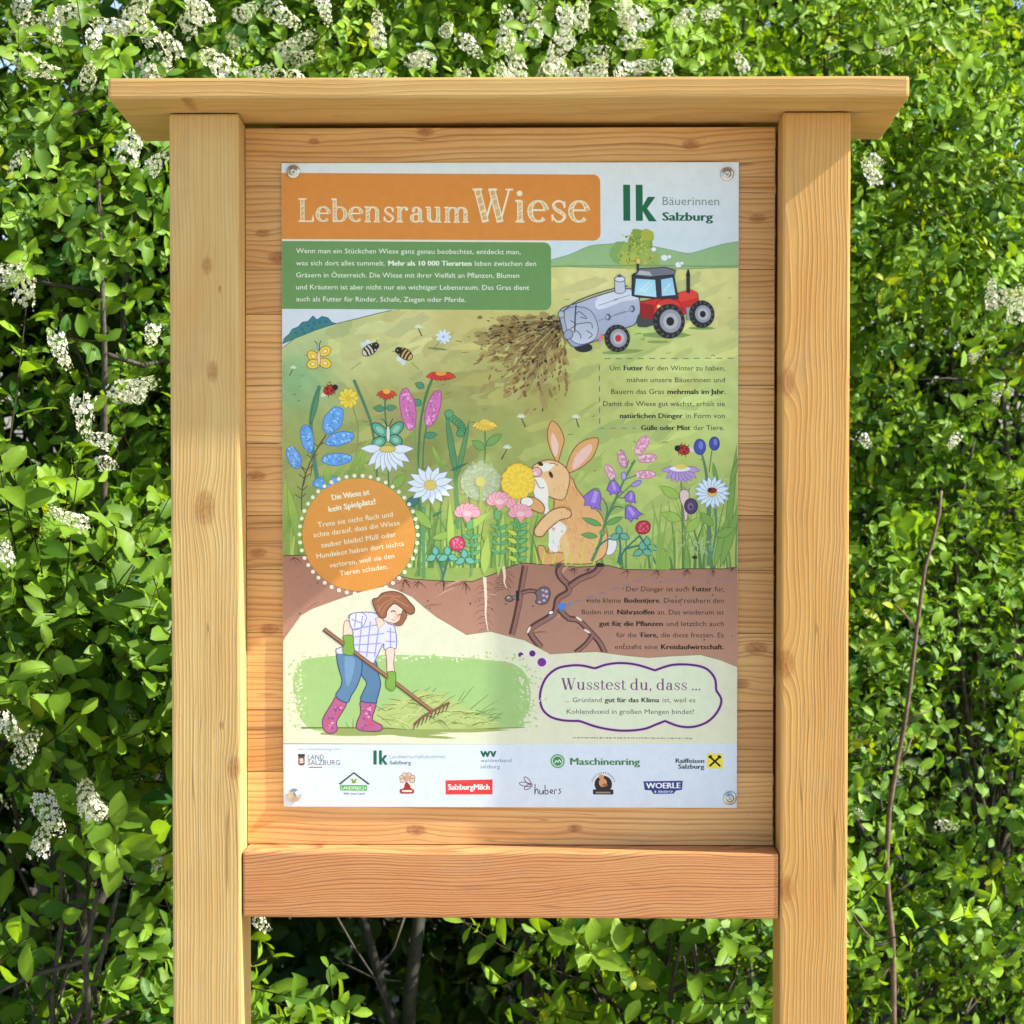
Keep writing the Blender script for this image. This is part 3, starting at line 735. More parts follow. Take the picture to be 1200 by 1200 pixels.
# thought bubble
PU = (92, 40, 112)
p.ell(42, 455, 19, 19, (226, 204, 220)); p.ell(42, 455, 13, 13, PU)
p.ell(100, 448, 22, 22, (226, 204, 220)); p.ell(100, 448, 16, 16, PU)
p.ell(147, 492, 28, 28, (226, 204, 220)); p.ell(147, 492, 22, 22, (116, 44, 136))
B = p.curve([(412, 522), (350, 508), (290, 508), (220, 525), (165, 575), (138, 650), (145, 720), (185, 765), (250, 785), (330, 788)], 5) + p.curve([(345, 792), (430, 820), (540, 836), (650, 828), (720, 802), (760, 786)], 5) + p.curve([(765, 788), (830, 812), (900, 815), (970, 790), (1020, 740), (1042, 680), (1018, 632)], 5) + p.curve([(1016, 626), (1010, 570), (970, 522), (900, 502), (800, 502), (712, 530)], 5) + p.curve([(706, 528), (620, 502), (540, 494), (470, 502), (412, 522)], 5)
p.poly(B, (212, 220, 190))
p.line(B + [B[0]], 20, (218, 190, 210)); p.line(B + [B[0]], 11, (80, 34, 96))
glyphs(p, 'Wusstest du, dass ...', 245, 630, 935, 58, (116, 62, 112))
p.text([('... Grünland ', 0), ('gut für das Klima ', 1), ('ist, weil es', 0)], (262, 693), (912, 691), 25, (62, 66, 52))
p.text('Kohlendioxid in großen Mengen bindet?', (270, 752), (905, 750), 25, (62, 66, 52))
rg = random.Random(2)
x = 300
while x < 880:             # the credit line, too small to read
    l = rg.uniform(6, 16); p.line([(x, 873 + rg.uniform(-1, 1)), (x + l, 873 + rg.uniform(-1, 1))], rg.uniform(4, 7), (136, 124, 96), keep=x > 300); x += l + rg.uniform(2, 7)

# --- insects in the meadow
p.at(320, 180)
INK = (58, 52, 44)
for a, b, c_ in ((205, 1015, 40), (265, 990, -30), (205, 1055, -10), (265, 1050, 20)):
    p.ell(a, b, 32, 24, (232, 200, 62), rot=c_, line=(150, 110, 30), lw=4); p.ell(a, b, 13, 9, (240, 222, 150), rot=c_, line=(170, 130, 40), lw=3)
p.ell(234, 1025, 9, 38, (226, 196, 180), line=(150, 90, 60), lw=3)
p.line([(230, 985), (225, 950), (212, 940)], 4, INK); p.line([(236, 985), (238, 950), (246, 938)], 4, INK)
p.ell(225, 972, 8, 10, (140, 160, 190))
def bee(cx, cy, rot, col):
    ca, sa = math.cos(R(rot)), math.sin(R(rot))
    q = lambda x, y: (cx + x * ca - y * sa, cy + x * sa + y * ca)
    p.ell(*q(-6, -32), 26, 15, (196, 208, 206), rot=rot + 50); p.ell(*q(12, -30), 22, 13, (206, 216, 214), rot=rot + 100)
    p.ell(*q(0, 0), 42, 26, col, rot=rot, line=INK, lw=4)
    for t in (-22, -4, 14): p.line([q(t, -23), q(t + 4, 0), q(t, 23)], 9, (40, 36, 34), smooth=3)
    p.ell(*q(36, -2), 19, 18, (36, 34, 34)); p.ell(*q(42, -4), 5, 5, (120, 120, 120))
    p.line([q(48, -12), q(60, -24)], 3, INK)
bee(490, 982, -32, (206, 190, 176)); bee(668, 1002, 212, (196, 160, 92))
p.line([(395, 1082), (445, 1044)], 3, (110, 116, 80)); p.line([(700, 1045), (738, 1080)], 3, (110, 116, 80))
for i in range(9):       # small white flower and a floating seed
    a = i * 40; p.ell(862 + 22 * math.cos(R(a)), 915 + 20 * math.sin(R(a)), 18, 8, (204, 218, 232), rot=a, keep=i > 0)
p.ell(862, 915, 8, 8, (150, 180, 214)); p.line([(850, 932), (818, 968)], 4, (112, 128, 84)); p.many([(830, 975, 55, 6, 5)], (120, 132, 82))
def seed(x, y, dx, dy, s=1.0):
    p.line([(x, y), (x + dx, y + dy)], 5 * s, (92, 78, 54), 7 * s)
    for i in range(7): a = R(200 + i * 24); p.line([(x, y), (x + 22 * s * math.cos(a), y + 20 * s * math.sin(a))], 3 * s, (212, 220, 196), 5 * s)
seed(735, 872, 18, 40); seed(105, 1078, -20, 36, .8)
p.at(600, 420); seed(50, 290, 22, 46); seed(325, 290, 14, 46)
p.at(320, 420); seed(1180, 445, -30, 55)
def ladybird(cx, cy, rot, s=1.0):
    ca, sa = math.cos(R(rot)), math.sin(R(rot)); q = lambda x, y: (cx + (x * ca - y * sa) * s, cy + (x * sa + y * ca) * s)
    for t in (-16, 4, 20): p.line([q(t, 18), q(t - 6, 34)], 3 * s, INK); p.line([q(t, -18), q(t - 6, -34)], 3 * s, INK, keep=True)
    p.ell(*q(-34, 10), 20 * s, 10 * s, (206, 206, 196), rot=rot)
    p.ell(*q(0, 0), 32 * s, 24 * s, (178, 44, 34), rot=rot, line=(70, 20, 18), lw=3)
    p.ell(*q(30, 0), 15 * s, 15 * s, (36, 32, 32)); p.many([(*q(-8, -10), 6 * s, 6 * s, 0), (*q(8, 8), 6 * s, 6 * s, 0), (*q(-14, 8), 5 * s, 5 * s, 0)], (50, 26, 24))

# --- flowers on the left
G1, G2, G3 = (70, 120, 82), (112, 156, 74), (142, 172, 80)
def stalk(pts, w=9, c=G1, w2=None): p.line(pts, w, c, w2 or w * .7, smooth=4)
def bristle(cx, cy, rx, ry, rot, c, c2, edge, n=26, sd=1):
    p.ell(cx, cy, rx, ry, c, rot=rot, line=edge, lw=4, n=24, jag=.05, rng=random.Random(sd))
    rg = random.Random(sd); a = R(rot); sh = []
    for _ in range(n):
        t, u_ = rg.uniform(-.85, .85), rg.uniform(-.7, .7)
        x, y = rx * t, ry * u_ * math.sqrt(1 - t * t)
        sh.append((cx + x * math.cos(a) - y * math.sin(a), cy + x * math.sin(a) + y * math.cos(a), 7, 5, rg.uniform(0, 90)))
    p.many(sh[::2], c2); p.many(sh[1::2], tuple(v * .86 for v in c))
stalk([(238, 135), (205, 230), (192, 340), (205, 480), (225, 610)], 20, (76, 130, 104), 22)
p.leaf(192, 330, 240, 130, 24, (82, 138, 96), (52, 98, 70), 3)
stalk([(410, 105), (455, 210), (495, 320), (515, 440), (525, 590)], 16, (78, 124, 88))
stalk([(270, 380), (225, 450), (180, 540), (150, 640), (145, 760)], 8, (92, 82, 56))
stalk([(145, 545), (165, 580), (155, 640)], 6, (92, 82, 56)); stalk([(200, 530), (190, 590)], 6, (92, 82, 56))
for x, y in ((200, 500), (172, 560), (150, 660), (140, 700), (230, 440), (160, 600)): p.line([(x, y), (x - 28, y - 20)], 5, (92, 82, 56)); p.line([(x, y), (x + 26, y - 24)], 5, (92, 82, 56), keep=True)
BL, BL2, BE = (98, 160, 224), (150, 196, 238), (62, 112, 178)
bristle(305, 308, 74, 44, -62, BL, BL2, BE, sd=1); bristle(175, 400, 70, 32, 78, BL, BL2, BE, sd=2); bristle(338, 400, 74, 33, -14, BL, BL2, BE, sd=3)
bristle(322, 503, 78, 30, -3, BL, BL2, BE, sd=4); bristle(107, 495, 58, 32, 66, (112, 160, 226), BL2, BE, sd=5); bristle(268, 618, 66, 30, -8, BL, BL2, BE, sd=6)
# yellow flower with thin stem
stalk([(400, 230), (430, 330), (425, 440), (410, 560)], 6, (120, 146, 70))
for a in range(0, 360, 36): p.ell(382 + 30 * math.cos(R(a)), 196 + 30 * math.sin(R(a)), 22, 13, (226, 204, 66), rot=a, line=(168, 140, 40), lw=2)
p.ell(382, 196, 14, 14, (214, 176, 50))
for x, y, x2, y2 in ((430, 280, 448, 250), (390, 330, 360, 300), (400, 320, 420, 300), (440, 350, 480, 330)): p.leaf(x, y, x2, y2, 18, (150, 172, 84))
for x0, y0, x1, y1, w_ in ((370, 600, 490, 400, 30), (430, 600, 470, 440, 24), (300, 600, 370, 530, 20), (860, 560, 800, 430, 26), (65, 590, 55, 930, 40), (75, 640, 150, 1000, 44), (280, 540, 270, 640, 40)): p.leaf(x0, y0, x1, y1, w_, (156, 184, 78), (116, 148, 62), 2, col2=(110, 150, 66))
# red flowers
stalk([(568, 190), (566, 260), (575, 340)], 10); stalk([(575, 440), (580, 540), (585, 640)], 9)
p.leaf(566, 250, 505, 245, 34, (84, 142, 100), (52, 98, 70), 3); p.leaf(568, 245, 625, 240, 30, (84, 142, 100), (52, 98, 70), 3)
def sidef(cx, cy, w_, h_, n, c, edge, mid, drop=1.0):
    for i in range(n):
        t = -1 + 2 * i / (n - 1)
        p.leaf(cx + t * 10, cy, cx + t * w_, cy + h_ * (1 - .55 * t * t) * drop, w_ * .42, c, edge, 3)
    p.ell(cx, cy - 2, w_ * .36, h_ * .32, mid)
sidef(575, 162, 52, 44, 7, (206, 74, 46), (140, 40, 30), (226, 170, 60))
stalk([(805, 95), (770, 190), (745, 320), (735, 450), (730, 560)], 14, (72, 118, 78))
sidef(848, 72, 76, 36, 7, (204, 64, 44), (140, 36, 30), (226, 150, 60))
for x0, y0, x1, y1 in ((765, 140, 718, 120), (750, 230, 712, 200), (760, 385, 830, 375)): p.leaf(x0, y0, x1, y1, 36, (80, 140, 104), (50, 96, 72), 3)
# pink spikes
PK1, PK2, PE = (204, 112, 172), (226, 160, 204), (156, 66, 128)
stalk([(715, 355), (722, 450), (730, 560)], 7, G2); stalk([(775, 335), (760, 430), (755, 560)], 8)
bristle(682, 250, 108, 38, 80, PK1, PK2, PE, 40, 11); bristle(808, 246, 96, 34, -72, PK1, PK2, PE, 36, 12)
# caterpillar leaves
p.leaf(925, 600, 872, 260, 34, (88, 140, 92), (56, 104, 74), 3); p.leaf(925, 600, 992, 296, 26, (96, 146, 88), (56, 104, 74), 3)
stalk([(920, 560), (925, 700), (930, 850)], 22, (92, 142, 84))
for i in range(8):
    t = i / 7; x = 890 + 55 * math.sin(t * 2.2) + 10 * t; y = 285 + 85 * t
    p.ell(x, y, 20, 18, (86, 150, 96), line=(46, 92, 66), lw=3)
p.ell(888, 272, 22, 20, (96, 160, 104), line=(46, 92, 66), lw=3)
# yellow flower
stalk([(1068, 360), (1070, 450), (1055, 600), (1045, 700)], 10, (98, 138, 80))
p.leaf(1068, 450, 1002, 405, 42, (116, 160, 84), (70, 110, 60), 3); p.leaf(1072, 430, 1155, 370, 40, (116, 160, 84), (70, 110, 60), 3)
sidef(1068, 315, 66, 46, 8, (228, 200, 76), (166, 136, 46), (226, 190, 70))
# butterfly on the daisy
for x, y, rx, ry, ro in ((540, 355, 48, 26, 40), (622, 350, 46, 26, -45), (535, 415, 36, 26, -25), (620, 405, 34, 26, 25)):
    p.ell(x, y, rx, ry, (92, 162, 134), rot=ro, line=(40, 84, 66), lw=5); p.ell(x, y, rx * .5, ry * .5, (136, 192, 164), rot=ro)
p.ell(582, 375, 10, 42, (206, 214, 206), line=(60, 80, 70), lw=3)
p.line([(578, 338), (560, 305), (545, 298)], 4, INK); p.line([(588, 338), (600, 308), (606, 296)], 4, INK)
# daisies
def daisy(cx, cy, rx, ry, n, c, edge, mid, a0=0, squash=1.0, pw=.2):
    for i in range(n):
        a = R(a0 + i * 360 / n)
        p.leaf(cx + rx * .12 * math.cos(a), cy + ry * .12 * math.sin(a), cx + rx * math.cos(a), cy + ry * math.sin(a), rx * pw * 2, c, edge, 2.5)
    p.ell(cx, cy, rx * .26, ry * .26, mid, line=(170, 150, 60), lw=2)
DW = (216, 224, 240)
for i, t in enumerate((-1, -.72, -.45, -.18, .1, .36, .62, .85, 1)):
    p.leaf(576 + t * 20, 452, 576 + t * 134, 456 + 112 * (1 - t * t) ** .5 - (8 if abs(t) > .9 else 0), 44, DW, (136, 146, 178), 3)
p.ell(578, 450, 40, 17, (212, 190, 92), line=(160, 140, 60), lw=3)
stalk([(800, 740), (815, 800), (800, 900), (760, 1000), (715, 1090)], 10, (112, 134, 66)); p.leaf(800, 790, 855, 760, 16, (70, 112, 78)); p.leaf(890, 560, 990, 515, 14, (64, 110, 80))
stalk([(760, 740), (755, 850), (760, 1100)], 22, (92, 140, 90)); stalk([(735, 700), (740, 850), (735, 1090)], 16, (82, 128, 78))
p.leaf(800, 850, 705, 745, 50, (132, 164, 70), (88, 122, 56), 3); p.leaf(800, 900, 930, 865, 40, (140, 172, 74), (96, 130, 58), 3); p.leaf(600, 650, 670, 575, 50, (136, 166, 78), (90, 124, 58), 3); p.leaf(672, 735, 740, 690, 50, (64, 118, 112), (48, 88, 84), 3)
daisy(793, 630, 120, 98, 14, DW, (136, 146, 178), (214, 192, 98), 8, pw=.17)
# dandelion clock
p.ell(1045, 612, 100, 96, (164, 176, 128))
rg = random.Random(31)
for _ in range(70):
    a = rg.uniform(0, 6.28); r = rg.uniform(50, 100)
    x, y = 1045 + r * math.cos(a), 612 + r * .96 * math.sin(a)
    for k in range(3): b = a + (k - 1) * .7; p.line([(x, y), (x + 14 * math.cos(b), y + 14 * math.sin(b))], 1.6, (204, 212, 190), keep=True)
    p.line([(1045 + 20 * math.cos(a), 612 + 20 * math.sin(a)), (x, y)], 1.4, (190, 198, 166), keep=True)
p.ell(1045, 612, 25, 25, (198, 190, 98)); stalk([(1045, 712), (1040, 850), (1035, 1000)], 14, (164, 178, 74)); stalk([(1045, 640), (1046, 715)], 10, (170, 182, 90))
# pink carnations
def pink(cx, cy, s=1.0):
    for i in range(7):
        a = R(-170 + i * 27); p.ell(cx + 36 * s * math.cos(a), cy + 26 * s * math.sin(a), 24 * s, 19 * s, (232, 166, 176), rot=-170 + i * 27, line=(196, 112, 130), lw=2.5)
    p.poly([(cx - 30 * s, cy), (cx + 30 * s, cy), (cx, cy + 40 * s)], (226, 150, 162)); p.ell(cx, cy - 2, 20 * s, 12 * s, (238, 186, 190))
for x0, y0, x1, y1, w_ in ((960, 860, 1100, 760, 40), (900, 1050, 890, 700, 40), (1060, 1080, 1080, 880, 50), (1130, 1090, 1160, 760, 46)): p.leaf(x0, y0, x1, y1, w_, (166, 192, 86), (126, 156, 66), 2)
for x, y in ((990, 830), (1130, 780), (1230, 770)):
    stalk([(x, y), (x + 15, y + 120), (x + 5, y + 260)], 12, (96, 156, 92)); p.ell(x, y - 5, 17, 30, (112, 170, 102), line=(66, 122, 80), lw=3)
    for dy in (70, 110, 150, 195): p.leaf(x + 8, y + dy, x - 40, y + dy - 26, 20, (104, 166, 104), (62, 120, 80), 2); p.leaf(x + 8, y + dy, x + 56, y + dy - 22, 20, (104, 166, 104), (62, 120, 80), 2)
pink(978, 775, 1.1); pink(1140, 715, 1.1); pink(1235, 730, 1.05)
# red clover, left
stalk([(900, 950), (880, 1010), (850, 1110)], 12, (54, 112, 96)); stalk([(925, 950), (960, 1000), (975, 1020)], 9, (54, 112, 96)); stalk([(820, 990), (845, 1050), (855, 1110)], 10, (54, 112, 96))
for cx, cy in ((820, 985), (965, 1000), (880, 985)):
    for a in (-95, 25, 150): p.leaf(cx, cy, cx + 58 * math.cos(R(a)), cy + 50 * math.sin(R(a)), 36, (106, 172, 150), (44, 104, 92), 4)
p.ell(926, 925, 38, 36, (190, 62, 92), line=(126, 32, 58), lw=4, n=18, jag=.06, rng=random.Random(2)); p.many([(926 + random.Random(i).uniform(-26, 26), 922 + random.Random(i + 50).uniform(-24, 22), 6, 4, 60) for i in range(22)], (222, 116, 146))
ladybird(288, 155, -25)

# --- the rabbit
p.at(600, 420)
FUR, FUR2, FE = (214, 160, 100), (226, 182, 128), (136, 88, 52)
rg = random.Random(40)
for x0, y0, x1, y1, w_ in ((320, 640, 480, 440, 16), (300, 620, 350, 540, 14)): p.leaf(x0, y0, x1, y1, w_, (150, 176, 86))
p.ell(492, 930, 34, 50, (222, 222, 216), rot=14, line=(130, 120, 110), lw=4)
p.poly([(180, 1000), (205, 840), (215, 690), (230, 600), (300, 590), (330, 650), (400, 730), (450, 780), (480, 880), (470, 970), (420, 1012), (360, 1024), (250, 1020)], FUR, FE, 5, smooth=4, col2=(222, 172, 112))
p.poly([(220, 500), (190, 430), (182, 360), (205, 304), (245, 340), (266, 400), (250, 460), (235, 510)], FUR, FE, 5, smooth=4)
p.poly([(215, 480), (200, 420), (205, 365), (222, 385), (236, 425), (230, 475)], (226, 190, 174), smooth=3)
p.poly([(275, 545), (300, 470), (350, 410), (430, 388), (432, 430), (405, 490), (340, 545), (285, 565)], FUR, FE, 5, smooth=4)
p.poly([(305, 535), (330, 470), (395, 420), (405, 450), (370, 500), (320, 545)], (226, 186, 174), smooth=3)
p.poly([(100, 555), (125, 520), (190, 500), (250, 520), (290, 570), (285, 640), (260, 700), (200, 690), (150, 660), (110, 620)], FUR2, FE, 5, smooth=4)
p.poly([(105, 600), (150, 590), (175, 620), (185, 670), (184, 740), (215, 830), (230, 880), (240, 960), (190, 950), (185, 860), (170, 780), (130, 720), (112, 660)], (230, 226, 214), smooth=4)
p.poly([(150, 520), (215, 518), (200, 545), (170, 560), (140, 550)], (230, 224, 208), smooth=3)
p.ell(126, 562, 27, 24, (222, 170, 170), line=(140, 90, 84), lw=4); p.ell(118, 570, 12, 9, (236, 206, 202))
p.line([(120, 600), (140, 640), (165, 640)], 4, (120, 84, 66), smooth=3)
p.ell(146, 521, 15, 10, (60, 46, 40), rot=30); p.ell(198, 575, 9, 18, (60, 46, 40), rot=-25)
p.line([(190, 520), (215, 518), (235, 530)], 4, (130, 88, 56), smooth=2)
p.ell(245, 925, 44, 92, FUR2, rot=-8)
p.poly([(195, 800), (250, 815), (275, 850), (240, 900), (238, 955), (205, 965), (182, 930), (200, 860)], (226, 224, 214), smooth=3)
p.poly([(130, 940), (160, 935), (180, 970), (250, 965), (262, 1005), (200, 1026), (150, 1020)], FUR, FE, 4, smooth=3)
p.poly([(45, 712), (60, 690), (110, 690), (150, 715), (165, 745), (150, 770), (90, 745), (55, 735)], FUR, FE, 5, smooth=4)
p.ell(78, 712, 32, 24, (228, 224, 214), line=FE, lw=3)
p.poly([(115, 850), (150, 800), (200, 755), (260, 738), (298, 760), (290, 790), (240, 805), (185, 850), (155, 885), (120, 882)], FUR2, FE, 5, smooth=4)
for _ in range(150):
    x, y = rg.uniform(200, 440), rg.uniform(600, 980)
    if x > 280 + (y - 560) * .42: continue
    p.line([(x, y), (x + rg.uniform(2, 8), y + rg.uniform(10, 22))], 3, rg.choice(((186, 126, 70), (234, 196, 146))), 1, keep=True)
for x0, x1, h in ((130, 110, 90), (155, 165, 70), (270, 250, 110), (345, 372, 150), (300, 290, 80), (205, 220, 60), (410, 440, 160)): p.line([(x0, 1025), ((x0 + x1) / 2, 1025 - h * .6), (x1, 1025 - h)], 11, (198, 200, 70), 2, smooth=3)
p.at(320, 420)
# dandelion held to the nose
p.at(600, 420)
p.ell(35, 610, 84, 86, (236, 198, 54), line=(214, 168, 44), lw=5, n=40, jag=.08, rng=random.Random(3))
for i in range(70):
    a = i * 2.4; r = 8 + 70 * (i / 70) ** .6
    p.line([(35 + r * math.cos(a), 610 + r * math.sin(a)), (35 + (r + 14) * math.cos(a), 610 + (r + 14) * math.sin(a))], 5, ((248, 220, 100), (222, 174, 40))[i % 2], 2, keep=True)
p.line([(30, 695), (20, 740)], 10, (150, 176, 82)); pink(45, 775, 1.05)
p.line([(30, 800), (35, 860), (20, 1000)], 12, (96, 156, 92), smooth=3)
for dy in (30, 70, 115, 160): p.leaf(28, 850 + dy, -22, 825 + dy, 24, (190, 206, 66), (110, 150, 70), 2); p.leaf(28, 850 + dy, 78, 828 + dy, 24, (110, 172, 106), (62, 120, 80), 2)

# --- flowers on the right
stalk([(620, 500), (565, 600), (520, 700), (470, 810), (440, 920), (400, 1010)], 9, (82, 132, 84), 16)
PP, PP2, PPE = (226, 160, 186), (240, 198, 214), (186, 104, 140)
bristle(655, 425, 56, 26, -58, PP, PP2, PPE, sd=21); bristle(556, 495, 46, 20, 78, PP, PP2, PPE, sd=22); bristle(680, 490, 46, 22, -8, PP, PP2, PPE, sd=23); bristle(496, 565, 46, 20, 62, PP, PP2, PPE, sd=24); bristle(670, 572, 52, 20, -3, PP, PP2, PPE, sd=25)
for a in (((620, 500), (600, 520)), ((575, 540), (590, 500)), ((560, 600), (630, 575)), ((540, 640), (510, 590)), ((520, 700), (600, 625))): p.line(a, 5, (82, 120, 84))
def bell(cx, cy, s, rot):
    a = R(rot); T = lambda q: (cx + (q[0] * math.cos(a) - q[1] * math.sin(a)) * s, cy + (q[0] * math.sin(a) + q[1] * math.cos(a)) * s)
    p.poly([T(q) for q in ((-16, -42), (16, -42), (34, -10), (38, 22), (56, 44), (24, 38), (10, 54), (-6, 38), (-32, 50), (-34, 24), (-50, 14), (-36, -10))], (140, 106, 196), (84, 56, 140), 4)
    p.poly([T(q) for q in ((-8, -34), (10, -34), (16, 20), (-6, 24))], (172, 144, 216))
    p.ell(*T((0, -44)), 14 * s, 8 * s, (94, 142, 84), rot=rot)
stalk([(470, 800), (480, 740), (455, 690)], 7); stalk([(480, 780), (520, 735), (560, 740)], 7); stalk([(540, 690), (575, 690)], 6)
bell(412, 692, 1.05, 20); bell(512, 636, .75, -10); bell(596, 684, .62, 10); bell(600, 762, .85, -30)
p.ell(626, 618, 28, 12, (160, 146, 206), rot=-25, line=(90, 80, 150), lw=3); p.ell(563, 580, 12, 20, (170, 160, 214), line=(90, 80, 150), lw=3)
for x0, y0, x1, y1 in ((450, 830, 350, 790), (470, 825, 560, 785), (430, 885, 345, 875), (440, 870, 470, 860)): p.leaf(x0, y0, x1, y1, 30, (104, 156, 82), (60, 112, 64), 3)
# clover, right
for a in ([(540, 1030), (560, 960), (640, 880)], [(530, 1020), (545, 940), (535, 880)], [(420, 950), (470, 905), (540, 880)], [(560, 950), (640, 930), (700, 950)], [(640, 880), (690, 960), (725, 1030), (740, 1050)]): stalk(a, 11, (56, 116, 100))
for cx, cy in ((540, 875), (680, 930), (655, 955)):
    for a in (-95, 25, 150): p.leaf(cx, cy, cx + 56 * math.cos(R(a)), cy + 48 * math.sin(R(a)), 34, (106, 170, 140), (40, 104, 88), 4)
p.ell(658, 838, 37, 35, (180, 44, 66), line=(116, 24, 44), lw=4, n=18, jag=.06, rng=random.Random(4)); p.many([(658 + random.Random(i).uniform(-26, 26), 836 + random.Random(i + 9).uniform(-24, 22), 6, 4, 60) for i in range(20)], (214, 92, 116))
# purple daisy, snail, blue daisy, buds
stalk([(850, 610), (856, 760), (868, 900), (862, 1000)], 9, (112, 132, 72))
for t in (-1, -.75, -.5, -.22, .05, .3, .55, .8, 1): p.leaf(848 + t * 20, 540, 848 + t * 98, 552 + 62 * (1 - t * t) ** .5, 30, (176, 146, 202), (120, 92, 160), 3)
p.ell(845, 542, 52, 14, (224, 220, 224)); p.ell(850, 532, 30, 13, (216, 196, 92))
p.leaf(840, 690, 742, 630, 50, (150, 182, 78), (104, 140, 60), 3); p.leaf(850, 800, 745, 765, 50, (150, 182, 78), (104, 140, 60), 3); p.leaf(875, 860, 945, 785, 50, (150, 182, 78), (104, 140, 60), 3)
p.poly([(845, 700), (843, 660), (868, 645), (890, 665), (885, 720), (880, 790), (866, 800), (860, 740)], (214, 190, 182), (130, 100, 96), 4, smooth=3); p.line([(872, 650), (862, 632)], 4, (130, 100, 96)); p.line([(885, 655), (893, 640)], 4, (130, 100, 96))
p.ell(898, 730, 32, 38, (82, 64, 104), line=(40, 30, 54), lw=5); p.ell(896, 732, 19, 23, (116, 96, 136), line=(50, 38, 66), lw=4); p.ell(898, 735, 7, 9, (60, 46, 80))
for x0, x1, h, w_ in ((730, 750, 330, 24), (760, 700, 350, 18), (745, 790, 300, 14), (770, 820, 200, 30), (700, 715, 280, 12)): p.line([(x0, 1050), (x0 + (x1 - x0) * .3, 1050 - h * .5), (x1, 1050 - h)], w_, (132, 168, 72), 2, smooth=4)
stalk([(955, 470), (975, 560), (985, 720), (985, 1030)], 10, (86, 130, 96), 22); stalk([(1005, 450), (990, 560)], 6, (96, 134, 80)); stalk([(1020, 740), (1022, 860), (995, 1000)], 14, (84, 136, 90))
for x0, y0, x1, y1, w_ in ((1060, 1030, 1130, 420, 34), (1010, 1040, 1090, 760, 40), (1040, 1040, 1150, 700, 44), (1030, 620, 1010, 510, 20), (1095, 620, 1140, 480, 24), (1020, 880, 1120, 840, 46), (1010, 830, 945, 760, 46)): p.leaf(x0, y0, x1, y1, w_, (122, 160, 72), (84, 122, 56), 3)
for x, y, rx in ((945, 432, 29), (1018, 415, 25)): p.ell(x, y, rx, rx * 1.35, (70, 78, 168), line=(46, 50, 118), lw=4); p.ell(x + 5, y - 8, rx * .4, rx * .7, (112, 122, 204))
ladybird(862, 447, 195)
daisy(1005, 660, 92, 84, 17, (206, 222, 242), (110, 140, 186), (218, 186, 84), 4, pw=.15); p.ell(1005, 650, 24, 15, (130, 36, 30)); p.ell(992, 646, 9, 9, (36, 32, 32))
rg = random.Random(44)
for _ in range(44): x, y = rg.gauss(930, 34), rg.gauss(925, 28); p.line([(x, y), (x + rg.uniform(-26, 26), y + rg.uniform(-26, 26))], 2, (196, 208, 160), keep=True)
p.ell(915, 988, 14, 9, (50, 44, 40))

# --- round orange notice
p.at(320, 420)
p.ell(432, 882, 283, 283, (218, 150, 66), n=72, col2=(210, 138, 56))
p.many([(432 + 297 * math.cos(R(i * 360 / 46)), 882 + 297 * math.sin(R(i * 360 / 46)), 10.5, 10.5, 0) for i in range(46)], (240, 226, 196))
CT = (244, 230, 200)
p.text([('Die Wiese ist', 1)], (300, 708), (488, 680), 30, CT, jig=1.5)
p.text([('kein Spielplatz!', 1)], (284, 768), (518, 726), 30, CT, jig=1.5)
for t_, a, b in (('Trete sie nicht flach und', (228, 846), (605, 790)), ('achte darauf, dass die Wiese', (206, 897), (640, 832)), ('sauber bleibt! Müll oder', (246, 948), (620, 890)), ('Hundekot haben dort nichts', (222, 1003), (660, 936)), ('verloren, weil sie den', (286, 1050), (612, 998)), ('Tieren schaden.', (338, 1090), (580, 1052))):
    p.text(t_, a, b, 27, CT)

# --- woman raking hay
p.at(320, 660)
rg = random.Random(17)
p.poly([(130, 500), (250, 470), (420, 462), (650, 458), (900, 468), (1080, 482), (1200, 500), (1270, 560), (1290, 680), (1260, 790), (1200, 826), (700, 850), (260, 850), (150, 800), (110, 700), (100, 600)], (154, 188, 116), smooth=4)
sh1, sh2 = [], []
for _ in range(420):
    t = rg.uniform(0, 1); e = rg.choice('lrt')
    if e == 'l': x, y = rg.gauss(120, 28), rg.uniform(480, 830)
    elif e == 'r': x, y = rg.gauss(1275, 30), rg.uniform(500, 820)
    else: x, y = rg.uniform(140, 1260), rg.gauss(468, 10)
    (sh1 if rg.random() < .6 else sh2).append((x, y, rg.uniform(3, 9), rg.uniform(3, 7), rg.uniform(0, 90)))
p.many(sh1, (168, 196, 126)); p.many(sh2, (214, 216, 186))
p.many([(rg.uniform(140, 1240), rg.uniform(490, 800), rg.uniform(10, 40), rg.uniform(3, 9), rg.uniform(-10, 10)) for _ in range(60)], (156, 188, 114))
p.many([(700, 836, 490, 16, 0), (560, 850, 320, 14, 1), (760, 870, 160, 8, 3), (400, 858, 180, 12, 0)], (142, 156, 84))
p.line([(140, 830), (400, 828), (700, 832), (1150, 826), (1260, 822)], 8, (98, 112, 58), 3, smooth=3)
p.poly([(500, 770), (560, 715), (660, 670), (760, 640), (860, 660), (960, 720), (1060, 780), (1130, 820), (900, 832), (600, 828)], (170, 186, 110), smooth=4)
for _ in range(90):
    x = rg.uniform(520, 1080); y = rg.uniform(650 + abs(x - 780) * .35, 828); l = rg.uniform(30, 110); a = R(rg.uniform(-40, 40))
    p.line([(x, y), (x + l * .5 * math.cos(a), y + l * .5 * math.sin(a) - 6), (x + l * math.cos(a), y + l * math.sin(a))], rg.uniform(3, 6), rg.choice(((122, 140, 72), (196, 204, 134), (148, 162, 88), (96, 110, 56))), 2, smooth=2)
